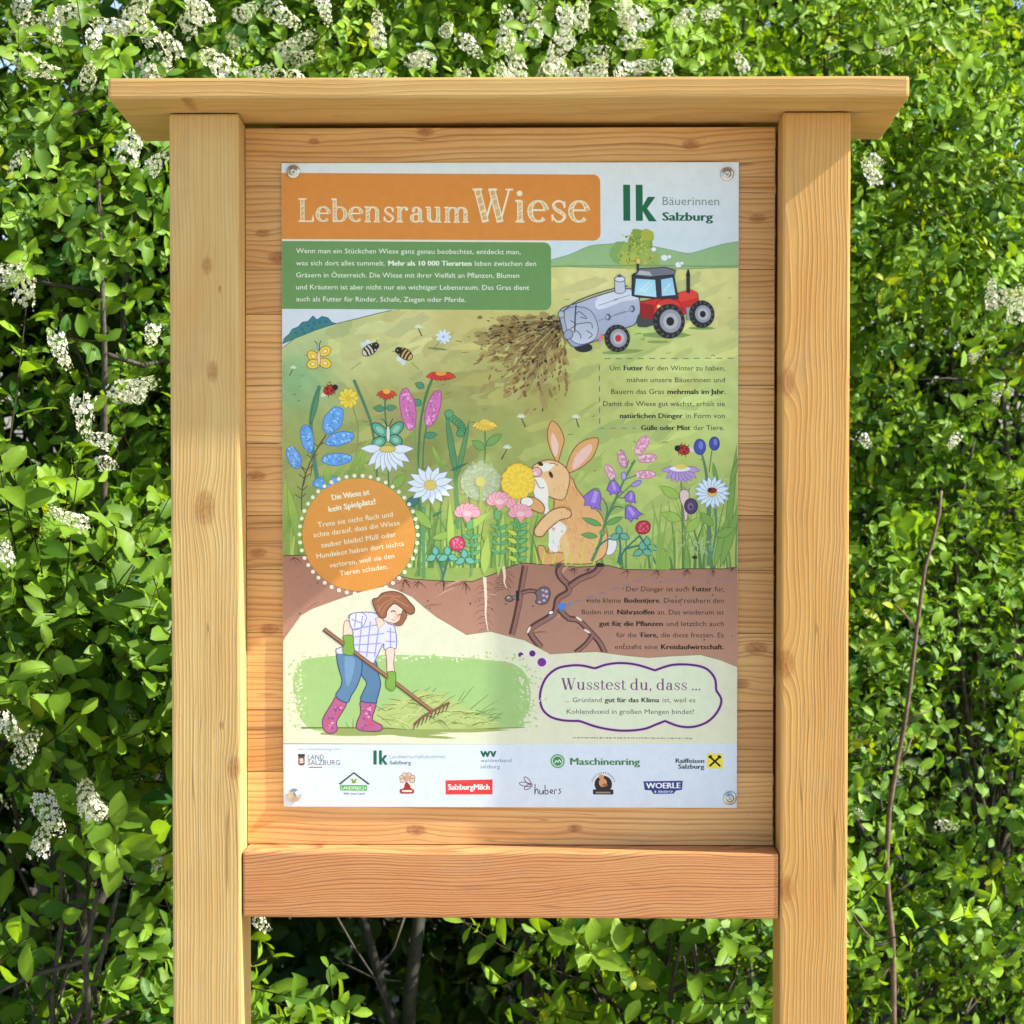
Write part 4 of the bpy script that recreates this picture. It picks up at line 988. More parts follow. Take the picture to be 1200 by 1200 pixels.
for x, y, x1, y1 in ((945, 690, 1005, 615), (990, 730, 1080, 655), (1010, 760, 1110, 725), (930, 690, 960, 640), (760, 640, 790, 620), (800, 645, 820, 622), (620, 710, 545, 712), (640, 690, 580, 680), (700, 650, 730, 632), (400, 830, 402, 780), (380, 830, 365, 800), (560, 740, 520, 720)): p.line([(x, y), (x1, y1)], 4, (92, 106, 60), 2)
BO, BOE = (172, 92, 132), (96, 48, 84)
p.poly([(318, 672), (370, 700), (340, 760), (318, 800), (322, 840), (290, 858), (255, 840), (248, 790), (270, 745), (298, 700)], BO, BOE, 5, smooth=3)
p.poly([(440, 690), (515, 698), (502, 760), (500, 790), (545, 815), (540, 842), (480, 846), (422, 835), (420, 800), (440, 750)], BO, BOE, 5, smooth=3)
for c in ((222, 150, 180), (122, 70, 150), (200, 72, 96)):
    p.many([(rg.uniform(300, 345), rg.uniform(705, 760), 7, 6, 0) for _ in range(4)] + [(rg.uniform(262, 308), rg.uniform(775, 835), 7, 6, 0) for _ in range(4)] + [(rg.uniform(448, 495), rg.uniform(710, 830), 7, 6, 0) for _ in range(7)], c)
JE = (84, 120, 154)
p.poly([(440, 490), (510, 480), (530, 560), (540, 610), (520, 690), (515, 702), (440, 692), (455, 640), (470, 600), (445, 560)], JE, (44, 66, 108), 5, smooth=3)
p.poly([(322, 448), (380, 452), (440, 470), (445, 540), (425, 610), (390, 670), (372, 702), (314, 668), (340, 620), (345, 580), (328, 520)], (90, 126, 160), (44, 66, 98), 5, smooth=3)
p.poly([(360, 470), (410, 480), (400, 560), (370, 620)], (112, 148, 180), smooth=3)
SH, SHE = (206, 206, 232), (110, 112, 160)
SK, SKE = (236, 198, 178), (150, 100, 84)
p.poly([(360, 290), (395, 300), (408, 350), (395, 390), (355, 380)], SK, SKE, 4, smooth=3)
p.poly([(318, 430), (345, 420), (400, 380), (395, 300), (380, 262), (430, 245), (520, 250), (580, 300), (612, 320), (618, 425), (560, 432), (555, 400), (515, 480), (500, 500), (430, 470), (380, 455), (325, 455)], SH, SHE, 5, smooth=3)
p.poly([(385, 262), (440, 245), (470, 270), (445, 320), (400, 330)], (214, 214, 238), SHE, 4, smooth=3)
for a in (((400, 330), (560, 300)), ((405, 370), (560, 350)), ((400, 410), (545, 400)), ((380, 440), (520, 450)), ((450, 260), (430, 460)), ((490, 290), (470, 470)), ((530, 330), (510, 470)), ((395, 280), (450, 300)), ((420, 250), (410, 320)), ((570, 340), (612, 345)), ((565, 390), (616, 392)), ((590, 320), (590, 420))): p.line(a, 6, (150, 150, 204))
p.poly([(568, 430), (610, 428), (605, 500), (608, 545), (575, 550), (572, 490)], SK, SKE, 4, smooth=3)
p.poly([(515, 275), (545, 262), (560, 300), (530, 330)], SK, SKE, 3)
p.poly([(545, 215), (600, 190), (660, 215), (668, 250), (640, 290), (600, 298), (560, 285), (540, 255)], SK, SKE, 4, smooth=3)
p.ell(622, 268, 16, 10, (236, 176, 158))
p.line([(592, 242), (604, 235), (615, 242)], 6, (70, 60, 60), smooth=2); p.line([(630, 257), (644, 254)], 6, (70, 60, 60)); p.line([(596, 280), (612, 284)], 4, (180, 84, 74)); p.line([(618, 250), (628, 264)], 3, SKE)
HA = (146, 94, 66)
p.poly([(500, 182), (530, 170), (548, 148), (600, 138), (650, 152), (690, 195), (710, 220), (708, 246), (684, 252), (655, 228), (615, 200), (590, 214), (572, 240), (566, 268), (540, 272), (518, 240)], HA, (88, 52, 38), 5, smooth=3)
p.poly([(652, 232), (674, 258), (660, 290), (640, 312), (606, 304), (636, 284)], HA, (88, 52, 38), 3, smooth=2)
for q in ([(525, 190), (560, 160), (640, 166)], [(530, 240), (550, 205), (590, 180)], [(545, 258), (562, 220), (600, 190)], [(600, 186), (600, 170), (680, 215)], [(525, 205), (540, 240)]): p.line(q, 5, (178, 124, 88), smooth=3)
p.line([(255, 330), (420, 455), (600, 590), (795, 740)], 24, (90, 62, 42), 22); p.line([(256, 328), (420, 452), (600, 587), (795, 737)], 13, (150, 110, 80))
GL = (120, 162, 62)
p.poly([(352, 365), (400, 362), (405, 410), (410, 440), (395, 462), (358, 455), (350, 425), (360, 400)], GL, (70, 104, 40), 4, smooth=3)
p.poly([(574, 546), (612, 545), (616, 580), (612, 625), (598, 640), (570, 625), (566, 590), (578, 570)], GL, (70, 104, 40), 4, smooth=3)
p.line([(705, 812), (750, 770), (820, 730), (885, 698)], 14, (122, 88, 66))
for i in range(9): t = i / 8; x = 715 + 165 * t; y = 800 - 98 * t; p.line([(x, y), (x - 14, y + 38)], 7, (104, 72, 54), 4)

# --- sponsors' marks
GY = (70, 74, 78)
p.text('mit unterstützung von:', (124, 942), (338, 941), 11, (112, 116, 122))
p.rrect(126, 964, 158, 1020, 10, (120, 66, 56), corners='br bl'); p.poly([(124, 962), (160, 962), (158, 976), (126, 976)], (60, 52, 52)); p.ell(142, 992, 10, 9, (214, 200, 190)); p.poly([(132, 1002), (158, 1000), (150, 1008), (134, 1010)], (214, 200, 190))
p.text('LAND', (174, 990), (256, 990), 26, (78, 72, 72)); p.text('SALZBURG', (174, 1017), (334, 1016), 26, (78, 72, 72)); p.line([(178, 1029), (246, 1029)], 5, (140, 84, 78))
p.poly([(502, 942), (519, 942), (519, 1014), (502, 1014)], DG); p.poly([(530, 942), (545, 942), (545, 1014), (530, 1014)], DG); p.poly([(541, 990), (556, 966), (573, 966), (556, 988), (575, 1014), (558, 1014)], DG)
p.text('Landwirtschaftskammer', (584, 983), (866, 980), 20, (112, 140, 134)); p.text([('Salzburg', 1)], (584, 1012), (690, 1012), 20, (86, 116, 118))
p.text([('wv', 1)], (1038, 972), (1116, 972), 48, (20, 92, 70)); p.text('waldverband', (1038, 1000), (1192, 998), 20, (86, 108, 132)); p.text('salzburg', (1038, 1030), (1134, 1030), 20, (86, 108, 132))
p.line([(332, 1114), (404, 1056), (480, 1114)], 9, (38, 52, 56)); p.poly([(335, 1118), (470, 1118), (470, 1146), (335, 1146)], (72, 158, 72)); p.text([('LANDFRISCH', 1)], (342, 1141), (464, 1141), 17, (196, 224, 190)); p.many([(404, 1102, 12, 9, 0), (396, 1092, 5, 8, -30), (412, 1092, 5, 8, 30)], (124, 150, 50)); p.text([('Wir vom Land', 1)], (352, 1166), (456, 1166), 10, (40, 50, 50))
for x, y in ((645, 1078), (660, 1066), (680, 1066), (698, 1078), (648, 1094), (696, 1094)): p.ell(x, y, 13, 12, (206, 184, 166), line=(130, 92, 74), lw=3, n=10)
p.ell(671, 1080, 12, 18, (196, 150, 120)); p.poly([(668, 1098), (696, 1132), (690, 1150), (650, 1150), (644, 1132)], (150, 46, 36)); p.poly([(640, 1110), (660, 1102), (655, 1130), (640, 1140)], (222, 214, 200)); p.poly([(700, 1110), (682, 1102), (688, 1130), (702, 1140)], (222, 214, 200))
p.rrect(634, 1136, 706, 1160, 10, (150, 44, 40)); p.rrect(644, 1142, 696, 1152, 4, (224, 206, 190))
p.poly([(862, 1092), (1098, 1086), (1097, 1162), (863, 1164)], (216, 56, 58)); p.text([('SalzburgMilch', 1)], (876, 1140), (1082, 1138), 30, (244, 230, 226))
p.at(600, 660)
p.ell(223, 992, 36, 36, (96, 160, 96)); p.ell(223, 992, 28, 28, (206, 222, 208)); p.ell(223, 992, 24, 24, (60, 134, 74)); p.line([(208, 1004), (216, 988), (224, 998), (232, 984), (240, 1000)], 5, (220, 232, 220), smooth=2)
p.text([('Maschinenring', 1)], (287, 1010), (632, 1010), 37, (66, 120, 70))
p.text([('Raiffeisen', 1)], (812, 998), (953, 998), 24, (46, 46, 50)); p.text([('Salzburg', 1)], (825, 1027), (953, 1027), 24, (46, 46, 50))
p.rrect(966, 950, 1047, 1026, 3, (238, 212, 58)); p.line([(980, 964), (1034, 1014)], 10, (30, 28, 26)); p.line([(1034, 964), (980, 1014)], 10, (30, 28, 26)); p.many([(984, 966, 11, 8, -30), (1030, 966, 11, 8, 30)], (30, 28, 26))
HU = (112, 44, 84)
for cx, cy, rx, ro in ((60, 1110, 30, 10), (72, 1092, 24, 50), (76, 1122, 24, -35)): p.line([(cx + rx * math.cos(a / 8 * 2 * math.pi) * math.cos(R(ro)) - 10 * math.sin(a / 8 * 2 * math.pi) * math.sin(R(ro)), cy + rx * math.cos(a / 8 * 2 * math.pi) * math.sin(R(ro)) + 10 * math.sin(a / 8 * 2 * math.pi) * math.cos(R(ro))) for a in range(9)], 4, HU, smooth=2)
HB = (60, 44, 60)
for q in ([(110, 1108), (108, 1160), (112, 1140), (122, 1134), (126, 1160)], [(132, 1138), (134, 1158), (146, 1156), (150, 1138), (152, 1160)], [(160, 1112), (160, 1158), (174, 1154), (172, 1140), (162, 1142)], [(182, 1150), (198, 1146), (192, 1136), (184, 1148), (198, 1158)], [(206, 1160), (208, 1138), (218, 1138)], [(238, 1132), (228, 1136), (238, 1148), (226, 1158)]): p.line(q, 4.5, HB, smooth=3)
p.rrect(398, 1134, 500, 1160, 5, (44, 36, 38)); p.ell(450, 1108, 44, 44, (44, 36, 38), n=24); p.ell(448, 1100, 20, 22, (206, 144, 92)); p.ell(440, 1070, 14, 12, (206, 144, 92)); p.ell(458, 1112, 14, 8, (150, 96, 62)); p.rrect(412, 1146, 486, 1154, 3, (150, 132, 116))
for a in range(200, 345, 12): p.line([(450 + 54 * math.cos(R(a)), 1108 + 54 * math.sin(R(a))), (450 + 62 * math.cos(R(a)), 1108 + 62 * math.sin(R(a)))], 5, (128, 110, 110), keep=a > 200)
p.poly([(650, 1092), (846, 1088), (842, 1134), (812, 1138), (800, 1154), (700, 1156), (688, 1138), (656, 1136)], (48, 56, 124)); p.text([('WOERLE', 1)], (664, 1128), (834, 1126), 30, (226, 230, 240)); p.text([('1889', 1)], (706, 1150), (796, 1150), 12, (180, 186, 220))

# build the sheet with its print
me = bpy.data.meshes.new('printed_panel')
bm = bmesh.new()
bmesh.ops.create_cube(bm, size=1)
for v in bm.verts: v.co = Vector((v.co.x * PW, 0.0026 if v.co.y > 0 else 0.0, PH if v.co.z > 0 else 0))
sv = [tuple(v.co) for v in bm.verts]; sf = [tuple(v.index for v in f.verts) for f in bm.faces]
bm.free()
nb = len(sv)
me.from_pydata(sv + p.v, [], sf + [tuple(i + nb for i in f) for f in p.f])
ca = me.attributes.new('Col', 'FLOAT_COLOR', 'POINT')
ca.data.foreach_set('color', np.array([(0.72, 0.74, 0.74, 1)] * nb + [(*c, 1) for c in p.c], dtype=np.float32).ravel())
m_print = bpy.data.materials.new('printed_sheet')
N = NT(m_print)
at = N.n.new('ShaderNodeAttribute'); at.attribute_name = 'Col'
tc = N.n.new('ShaderNodeTexCoord')
n1 = N.noise(tc.outputs['Object'], 60.0, 5.0, 0.68)
n2 = N.noise(tc.outputs['Object'], 420.0, 3.0, 0.6)
k = N.m('ADD', N.m('MULTIPLY_ADD', n1, 0.24, 0.82), N.m('MULTIPLY', n2, 0.12))
N.put(N.b, 'Base Color', N.mix(1.0, at.outputs['Color'], N.xyz(k, k, k), 'MULTIPLY'))
sp_ = N.noise(tc.outputs['Object'], 900.0, 1.0)
k = N.m('MULTIPLY', k, N.ramp(sp_, [(0.74, 1.0), (0.80, 0.78)]))
N.put(N.b, 'Base Color', N.mix(1.0, at.outputs['Color'], N.xyz(k, k, k), 'MULTIPLY'))
N.put(N.b, 'Roughness', N.m('MULTIPLY_ADD', N.noise(tc.outputs['Object'], 9.0, 4.0), 0.24, 0.30))
N.b.inputs['Specular IOR Level'].default_value = 0.28
PX, PY, PZ = 0.0001, 0.0522, -0.3739
sheet = link('printed_panel', me, m_print, board, (PX, PY, GZ + PZ))
tag(sheet, 'white printed poster panel headed Lebensraum Wiese with a rabbit, tractor and flowers')
bpy.data.objects.remove(tx_ob)

# four pan-head screws with washers
m_steel = bpy.data.materials.new('screw_steel')
N = NT(m_steel)
N.b.inputs['Base Color'].default_value = (0.58, 0.57, 0.54, 1)
N.b.inputs['Metallic'].default_value = 1.0
N.b.inputs['Roughness'].default_value = 0.28
bm = bmesh.new()
prof = [(0.0, 0.0018), (0.0016, 0.0018), (0.0019, 0.0036), (0.0034, 0.0034), (0.0046, 0.0026), (0.0053, 0.0014), (0.0056, 0.0012), (0.0082, 0.0011), (0.0086, 0.0006), (0.0086, 0.0)]
n = 28; rings = []
for r, y in prof:
    rings.append([bm.verts.new((r * math.cos(2 * math.pi * i / n) * (1 + (0.22 * math.cos(6 * 2 * math.pi * i / n) if 0 < r < .002 else 0)), -y, r * math.sin(2 * math.pi * i / n) * (1 + (0.22 * math.cos(6 * 2 * math.pi * i / n) if 0 < r < .002 else 0)))) for i in range(n)] if r > 0 else [bm.verts.new((0, -y, 0))])
for a, b in zip(rings, rings[1:]):
    for i in range(n):
        j = (i + 1) % n
        bm.faces.new((a[0], b[j], b[i]) if len(a) == 1 else (a[i], a[j], b[j], b[i]))
bmesh.ops.recalc_face_normals(bm, faces=bm.faces)
sme = bpy.data.meshes.new('screw'); bm.to_mesh(sme); bm.free()
for f_ in sme.polygons: f_.use_smooth = True
sme.materials.append(m_steel)
for i, (sx, sy) in enumerate(((345, 202), (855, 202), (345, 933), (852, 934))):
    x, z = (p.at(0, 0, 1), p.loc(sx, sy))[1]
    link('screw', sme, None, sheet, (x, -0.0005 - p.z, z)).rotation_euler = (0, R(17 * i), 0)

# ------------------------------------------------------------------ ground
def grid_sheet(name, x0, x1, y0, y1, z, n, amp, mat, kind='structure'):
    rg_ = np.random.default_rng(4)
    xs, ys = np.linspace(x0, x1, n), np.linspace(y0, y1, n)
    X, Y = np.meshgrid(xs, ys)
    Z = z + rg_.normal(0, amp, X.shape)
    me = bpy.data.meshes.new(name)
    me.from_pydata(np.stack([X, Y, Z], -1).reshape(-1, 3).tolist(), [], [(j * n + i, j * n + i + 1, (j + 1) * n + i + 1, (j + 1) * n + i) for j in range(n - 1) for i in range(n - 1)])
    return tag(link(name, me, mat), kind=kind)
def ground_mat(name, c1, c2, sc):
    m_ = bpy.data.materials.new(name); N = NT(m_)
    tc = N.n.new('ShaderNodeTexCoord')
    a = N.noise(tc.outputs['Object'], sc, 6.0, 0.7); b = N.noise(tc.outputs['Object'], sc * .07, 3.0)
    N.put(N.b, 'Base Color', N.mix(N.ramp(N.m('ADD', N.m('MULTIPLY', a, .7), N.m('MULTIPLY', b, .4)), [(0.4, 0.0), (0.68, 1.0)]), c1, c2))
    N.b.inputs['Roughness'].default_value = 0.95
    bp = N.n.new('ShaderNodeBump'); bp.inputs['Strength'].default_value = .6; bp.inputs['Distance'].default_value = .02
    N.put(bp, 'Height', a); N.t.links.new(bp.outputs[0], N.b.inputs['Normal'])
    return m_
g = grid_sheet('ground', -400, 400, -400, 400, 0.0, 41, 0.0, ground_mat('meadow_ground', (0.07, 0.11, 0.03), (0.13, 0.17, 0.05), 6.0))
grid_sheet('added_bounce_path', -30, 30, -9, -0.35, 0.006, 60, 0.001, ground_mat('bounce_gravel', (0.35, 0.33, 0.29), (0.50, 0.475, 0.425), 45.0))  # unseen pale gravel sheet added to bounce light onto the board
grid_sheet('hedge_soil', -6, 6, 0.35, 6.0, 0.012, 60, 0.004, ground_mat('shade_dark_litter', (0.020, 0.014, 0.009), (0.055, 0.040, 0.024), 14.0))  # soil and litter, coloured dark to hold the deep shade under the hedge

# ------------------------------------------------------------------ leafy shoots
m_leaf = bpy.data.materials.new('cherry_leaf')
N = NT(m_leaf)
at = N.n.new('ShaderNodeAttribute'); at.attribute_name = 'Col'
tc = N.n.new('ShaderNodeTexCoord')
vn = N.noise(tc.outputs['Object'], 160.0, 2.0)
lc = N.mix(N.ramp(vn, [(0.3, 0.0), (0.7, 0.30)]), at.outputs['Color'], N.mix(1.0, at.outputs['Color'], (0.62, 0.72, 0.6), 'MULTIPLY'))
N.put(N.b, 'Base Color', lc)
N.put(N.b, 'Roughness', N.m('MULTIPLY_ADD', vn, 0.35, 0.32))
N.b.inputs['Specular IOR Level'].default_value = 0.27
blem = N.noise(tc.outputs['Object'], 70.0, 3.0, 0.7)
lc = N.mix(N.ramp(blem, [(0.64, 0.0), (0.72, 0.5)]), lc, (0.16, 0.15, 0.035))
N.put(N.b, 'Base Color', lc)
tr = N.n.new('ShaderNodeBsdfTranslucent')
N.put(tr, 'Color', N.mix(1.0, lc, (1.5, 1.35, 0.35), 'MULTIPLY'))
ms = N.n.new('ShaderNodeMixShader'); ms.inputs[0].default_value = 0.42
N.t.links.new(N.b.outputs[0], ms.inputs[1]); N.t.links.new(tr.outputs[0], ms.inputs[2])
N.t.links.new(ms.outputs[0], N.n['Material Output'].inputs['Surface'])

def bark_mat(name, c1, c2):
    m_ = bpy.data.materials.new(name); N = NT(m_)
    tc = N.n.new('ShaderNodeTexCoord')
    a = N.noise(tc.outputs['Object'], 55.0, 5.0, 0.65)
    N.put(N.b, 'Base Color', N.mix(N.ramp(a, [(0.35, 0.0), (0.68, 1.0)]), c1, c2))
    N.b.inputs['Roughness'].default_value = 0.8
    bp = N.n.new('ShaderNodeBump'); bp.inputs['Strength'].default_value = .5; bp.inputs['Distance'].default_value = .003
    N.put(bp, 'Height', a); N.t.links.new(bp.outputs[0], N.b.inputs['Normal'])
    return m_
m_bark = bark_mat('dark_bark', (0.030, 0.024, 0.018), (0.085, 0.070, 0.052))
m_grey = bark_mat('grey_bark', (0.016, 0.017, 0.012), (0.042, 0.041, 0.030))
m_red = bark_mat('reddish_bark', (0.085, 0.050, 0.034), (0.190, 0.120, 0.080))
m_pale = bark_mat('pale_bark', (0.16, 0.15, 0.12), (0.30, 0.28, 0.23))

def one_leaf(rg, length, width, curl):
    """verts (midrib, left, right) of a pointed obovate leaf along +x, folded at the midrib and drooping"""
    T = np.array([0.0, 0.22, 0.48, 0.72, 0.90, 1.0])
    W = np.array([0.02, 0.60, 0.96, 0.92, 0.45, 0.0]) * width * 0.5
    fold = rg.uniform(0.12, 0.55)
    side = rg.uniform(-0.12, 0.12)
    x = 0.10 + T * 0.90
    wav = rg.normal(0, 0.05, 6) * width
    mid = np.stack([x * length, side * length * T ** 2, -curl * length * T ** 2], 1)
    l = mid + np.stack([0 * T, W, W * fold + wav], 1)
    r = mid + np.stack([0 * T, -W, W * fold - wav * .6], 1)
    v = np.concatenate([mid, l, r])
    f = []
    for i in range(5):
        for o in (6, 12):
            a, b, c, d = i, i + 1, o + i + 1, o + i
            t = [(a, b, c), (a, c, d)] if o == 12 else [(a, c, b), (a, d, c)]
            if i == 4: t = [t[1]] if o == 12 else [t[1]]
            f += t
    return v, f
def rot_to(x_dir, z_hint):
    x = x_dir / np.linalg.norm(x_dir); y = np.cross(z_hint, x); n_ = np.linalg.norm(y)
    y = y / n_ if n_ > 1e-6 else np.array([0, 1.0, 0])
    return np.stack([x, y, np.cross(x, y)], 1)
def shoot(seed, n, L, ll):
    """a twig along +z of length L with n leaves set spirally, whorled at the tip; returns verts, faces, age (0 old .. 1 young), midrib flag"""
    rg = np.random.default_rng(seed)
    V, F, A, Mi = [], [], [], []
    bend = rg.uniform(-.25, .25, 2)
    ax = lambda t: np.array([bend[0] * L * t * t, bend[1] * L * t * t, L * t])
    b = 0
    for k in range(5):                                  # twig: three-sided tube
        c = ax(k / 4); r = 0.0016 * (1 - .55 * k / 4)
        for q in range(3): V.append(c + r * np.array([math.cos(q * 2.09), math.sin(q * 2.09), 0])); A.append(-1); Mi.append(0)
    for k in range(4):
        for q in range(3):
            a, c = k * 3 + q, k * 3 + (q + 1) % 3
            F += [(a, c, c + 3), (a, c + 3, a + 3)]
    b = 15
    for i in range(n):
        t = 0.10 + 0.90 * (i / (n - 1)) ** 0.8
        az = i * 2.4 + rg.uniform(-.4, .4)
        el = 0.25 + 0.75 * t ** 3 + rg.uniform(-.25, .25)
        d = np.array([math.cos(az) * math.cos(el), math.sin(az) * math.cos(el), math.sin(el)])
        ln = ll * rg.uniform(.55, 1.18) * (1.0 - 0.35 * max(0, t - .8) / .2)
        lv, lf = one_leaf(rg, ln, ln * rg.uniform(.38, .56), rg.uniform(.02, .45))
        M = rot_to(d, np.array([0, 0, 1.0]) + rg.normal(0, .25, 3))
        lv = lv @ M.T + ax(t)
        V += list(lv); F += [tuple(q + b for q in f) for f in lf]
        A += [t * .8 + rg.uniform(-.2, .2)] * len(lv); Mi += [1] * 6 + [0] * 12
        b += len(lv)
    return np.array(V), np.array(F), np.array(A), np.array(Mi)
PROTO = [shoot(100 + i, n, L, 0.055) for i, (n, L) in enumerate(((8, .15), (9, .20), (7, .12), (11, .25), (6, .10), (10, .18), (8, .22), (7, .15)))]

def foliage(name, parent, pts, dirs, scale, rg, hue, loc, shade_tone=1.0):
    """one mesh of many shoots"""
    Vs, Fs, Cs, b = [], [], [], 0
    for q, (c, d) in enumerate(zip(pts, dirs)):
        v, f, a, mi = PROTO[rg.integers(len(PROTO))]
        z = d / np.linalg.norm(d); h = rg.normal(0, 1, 3); x = np.cross(h, z); x /= np.linalg.norm(x)
        M = np.stack([x, np.cross(z, x), z], 1)
        s_ = scale * rg.uniform(.68, 1.32)
        Vs.append(v @ M.T * s_ + c); Fs.append(f + b); b += len(v)
        yb = rg.normal(0, .22)
        aa = np.clip(a + yb + hue, 0, 1)[:, None]
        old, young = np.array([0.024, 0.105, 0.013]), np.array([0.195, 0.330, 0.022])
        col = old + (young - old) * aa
        col = col * rg.uniform(.80, 1.20) * shade_tone
        if rg.random() < .03: col = col * np.array([1.5, 1.05, .8])
        col = np.where(mi[:, None] > 0, col * 1.22 + 0.006, col)
        col = np.where(a[:, None] < -.5, np.array([[0.07, 0.06, 0.025]]), col)
        Cs.append(col)
    V, F, C = np.concatenate(Vs), np.concatenate(Fs), np.concatenate(Cs)
    V = V - np.array(loc)
    me = bpy.data.meshes.new(name)
    me.vertices.add(len(V)); me.vertices.foreach_set('co', V.astype(np.float32).ravel())
    nf = len(F)
    me.loops.add(nf * 3); me.loops.foreach_set('vertex_index', F.astype(np.int32).ravel())
    me.polygons.add(nf)
    me.polygons.foreach_set('loop_start', np.arange(0, nf * 3, 3, dtype=np.int32))
    me.polygons.foreach_set('loop_total', np.full(nf, 3, dtype=np.int32))
    me.update(calc_edges=True)
    me.polygons.foreach_set('use_smooth', np.ones(nf, dtype=bool))
    at_ = me.attributes.new('Col', 'FLOAT_COLOR', 'POINT')
    at_.data.foreach_set('color', np.concatenate([C, np.ones((len(C), 1))], 1).astype(np.float32).ravel())
    return link(name, me, m_leaf, parent)

def tubes(name, paths, mat, parent, loc, sides=7):
    """tapered limbs: [(points, r0, r1)] as one mesh"""
    V, F = [], []
    for pts, r0, r1 in paths:
        pts = [Vector(q) for q in pts]; n_ = len(pts); b = len(V)
        for i, q in enumerate(pts):
            d = (pts[min(i + 1, n_ - 1)] - pts[max(i - 1, 0)]).normalized()
            u = d.orthogonal().normalized() if i == 0 else (u - d * u.dot(d)).normalized()
            v_ = d.cross(u); r = r0 + (r1 - r0) * i / (n_ - 1)
            for k in range(sides):
                a = 2 * math.pi * k / sides
                V.append(q + u * (r * math.cos(a)) + v_ * (r * math.sin(a)) - Vector(loc))
        for i in range(n_ - 1):
            for k in range(sides): F.append((b + i * sides + k, b + i * sides + (k + 1) % sides, b + (i + 1) * sides + (k + 1) % sides, b + (i + 1) * sides + k))
        F.append(tuple(b + k for k in reversed(range(sides)))); F.append(tuple(b + (n_ - 1) * sides + k for k in range(sides)))
    me = bpy.data.meshes.new(name)
    me.from_pydata([tuple(v) for v in V], [], F)
    me.polygons.foreach_set('use_smooth', np.ones(len(me.polygons), dtype=bool))
    return link(name, me, mat, parent)

def wavy(a, b, n, amp, rg):
    a, b = np.array(a, float), np.array(b, float)
    out = []; off = np.zeros(3)
    for i in range(n):
        t = i / (n - 1)
        off = off * .7 + rg.normal(0, amp, 3) * (0 < i)
        out.append(tuple(a + (b - a) * t + off * (1 if i < n - 1 else .6)))
    return out

# blossom: a drooping raceme of small five-petalled white flowers
m_petal = bpy.data.materials.new('white_petal')
N = NT(m_petal)
at = N.n.new('ShaderNodeAttribute'); at.attribute_name = 'Col'
N.t.links.new(at.outputs['Color'], N.b.inputs['Base Color'])
N.b.inputs['Roughness'].default_value = 0.6
tr = N.n.new('ShaderNodeBsdfTranslucent'); N.t.links.new(at.outputs['Color'], tr.inputs['Color'])
ms = N.n.new('ShaderNodeMixShader'); ms.inputs[0].default_value = 0.3
N.t.links.new(N.b.outputs[0], ms.inputs[1]); N.t.links.new(tr.outputs[0], ms.inputs[2])
N.t.links.new(ms.outputs[0], N.n['Material Output'].inputs['Surface'])
def raceme(seed, L=0.085, n=60):
    """open flowers at the base, buds at the tip"""
    rg = np.random.default_rng(seed)
    V, F, C = [], [], []
    for k in range(6):
        c = np.array([0.012 * (k / 5) ** 2, 0, L * k / 5]); r = .0011
        for q in range(3): V.append(c + r * np.array([math.cos(q * 2.09), math.sin(q * 2.09), 0])); C.append((.22, .30, .08))
    for k in range(5):
        for q in range(3): a, c = k * 3 + q, k * 3 + (q + 1) % 3; F += [(a, c, c + 3), (a, c + 3, a + 3)]
    for i in range(n):
        t = 0.14 + .86 * i / n
        az = i * 2.4; rad = 0.0155 * (1 - .62 * t ** 1.5) + .003
        base = np.array([0.012 * t * t, 0, L * t])
        d = np.array([math.cos(az), math.sin(az), rg.uniform(-.2, .5)]); d /= np.linalg.norm(d)
        c = base + d * rad * rg.uniform(.8, 1.15)
        M = rot_to(d, rg.normal(0, 1, 3))            # columns: d, y, z
        pr_ = 0.0066 * rg.uniform(.75, 1.2) * (1 - .55 * t ** 2)
        b = len(V); V.append(c); C.append((.62, .60, .30))
        tint = rg.uniform(.80, 1.0)
        for q in range(5):
            a = q * 1.2566
            for (rr, da, out) in ((.75, -.5, .25), (1.05, 0, .42), (.75, .5, .25)):
                o = pr_ * rr * (M[:, 1] * math.cos(a + da) + M[:, 2] * math.sin(a + da)) + M[:, 0] * pr_ * out
                V.append(c + o); C.append((.86 * tint, .86 * tint, (.78 - .25 * t ** 3) * tint))
            s0 = b + 1 + q * 3
            F += [(b, s0, s0 + 1), (b, s0 + 1, s0 + 2)]
    me = bpy.data.meshes.new('blossom')
    me.from_pydata([tuple(v) for v in V], [], F)
    at_ = me.attributes.new('Col', 'FLOAT_COLOR', 'POINT')
    at_.data.foreach_set('color', np.array([(*c, 1) for c in C], dtype=np.float32).ravel())
    me.materials.append(m_petal)
    return me
RACEMES = [raceme(i, L, n) for i, (L, n) in enumerate(((.090, 58), (.080, 50), (.110, 66), (.070, 44)))]

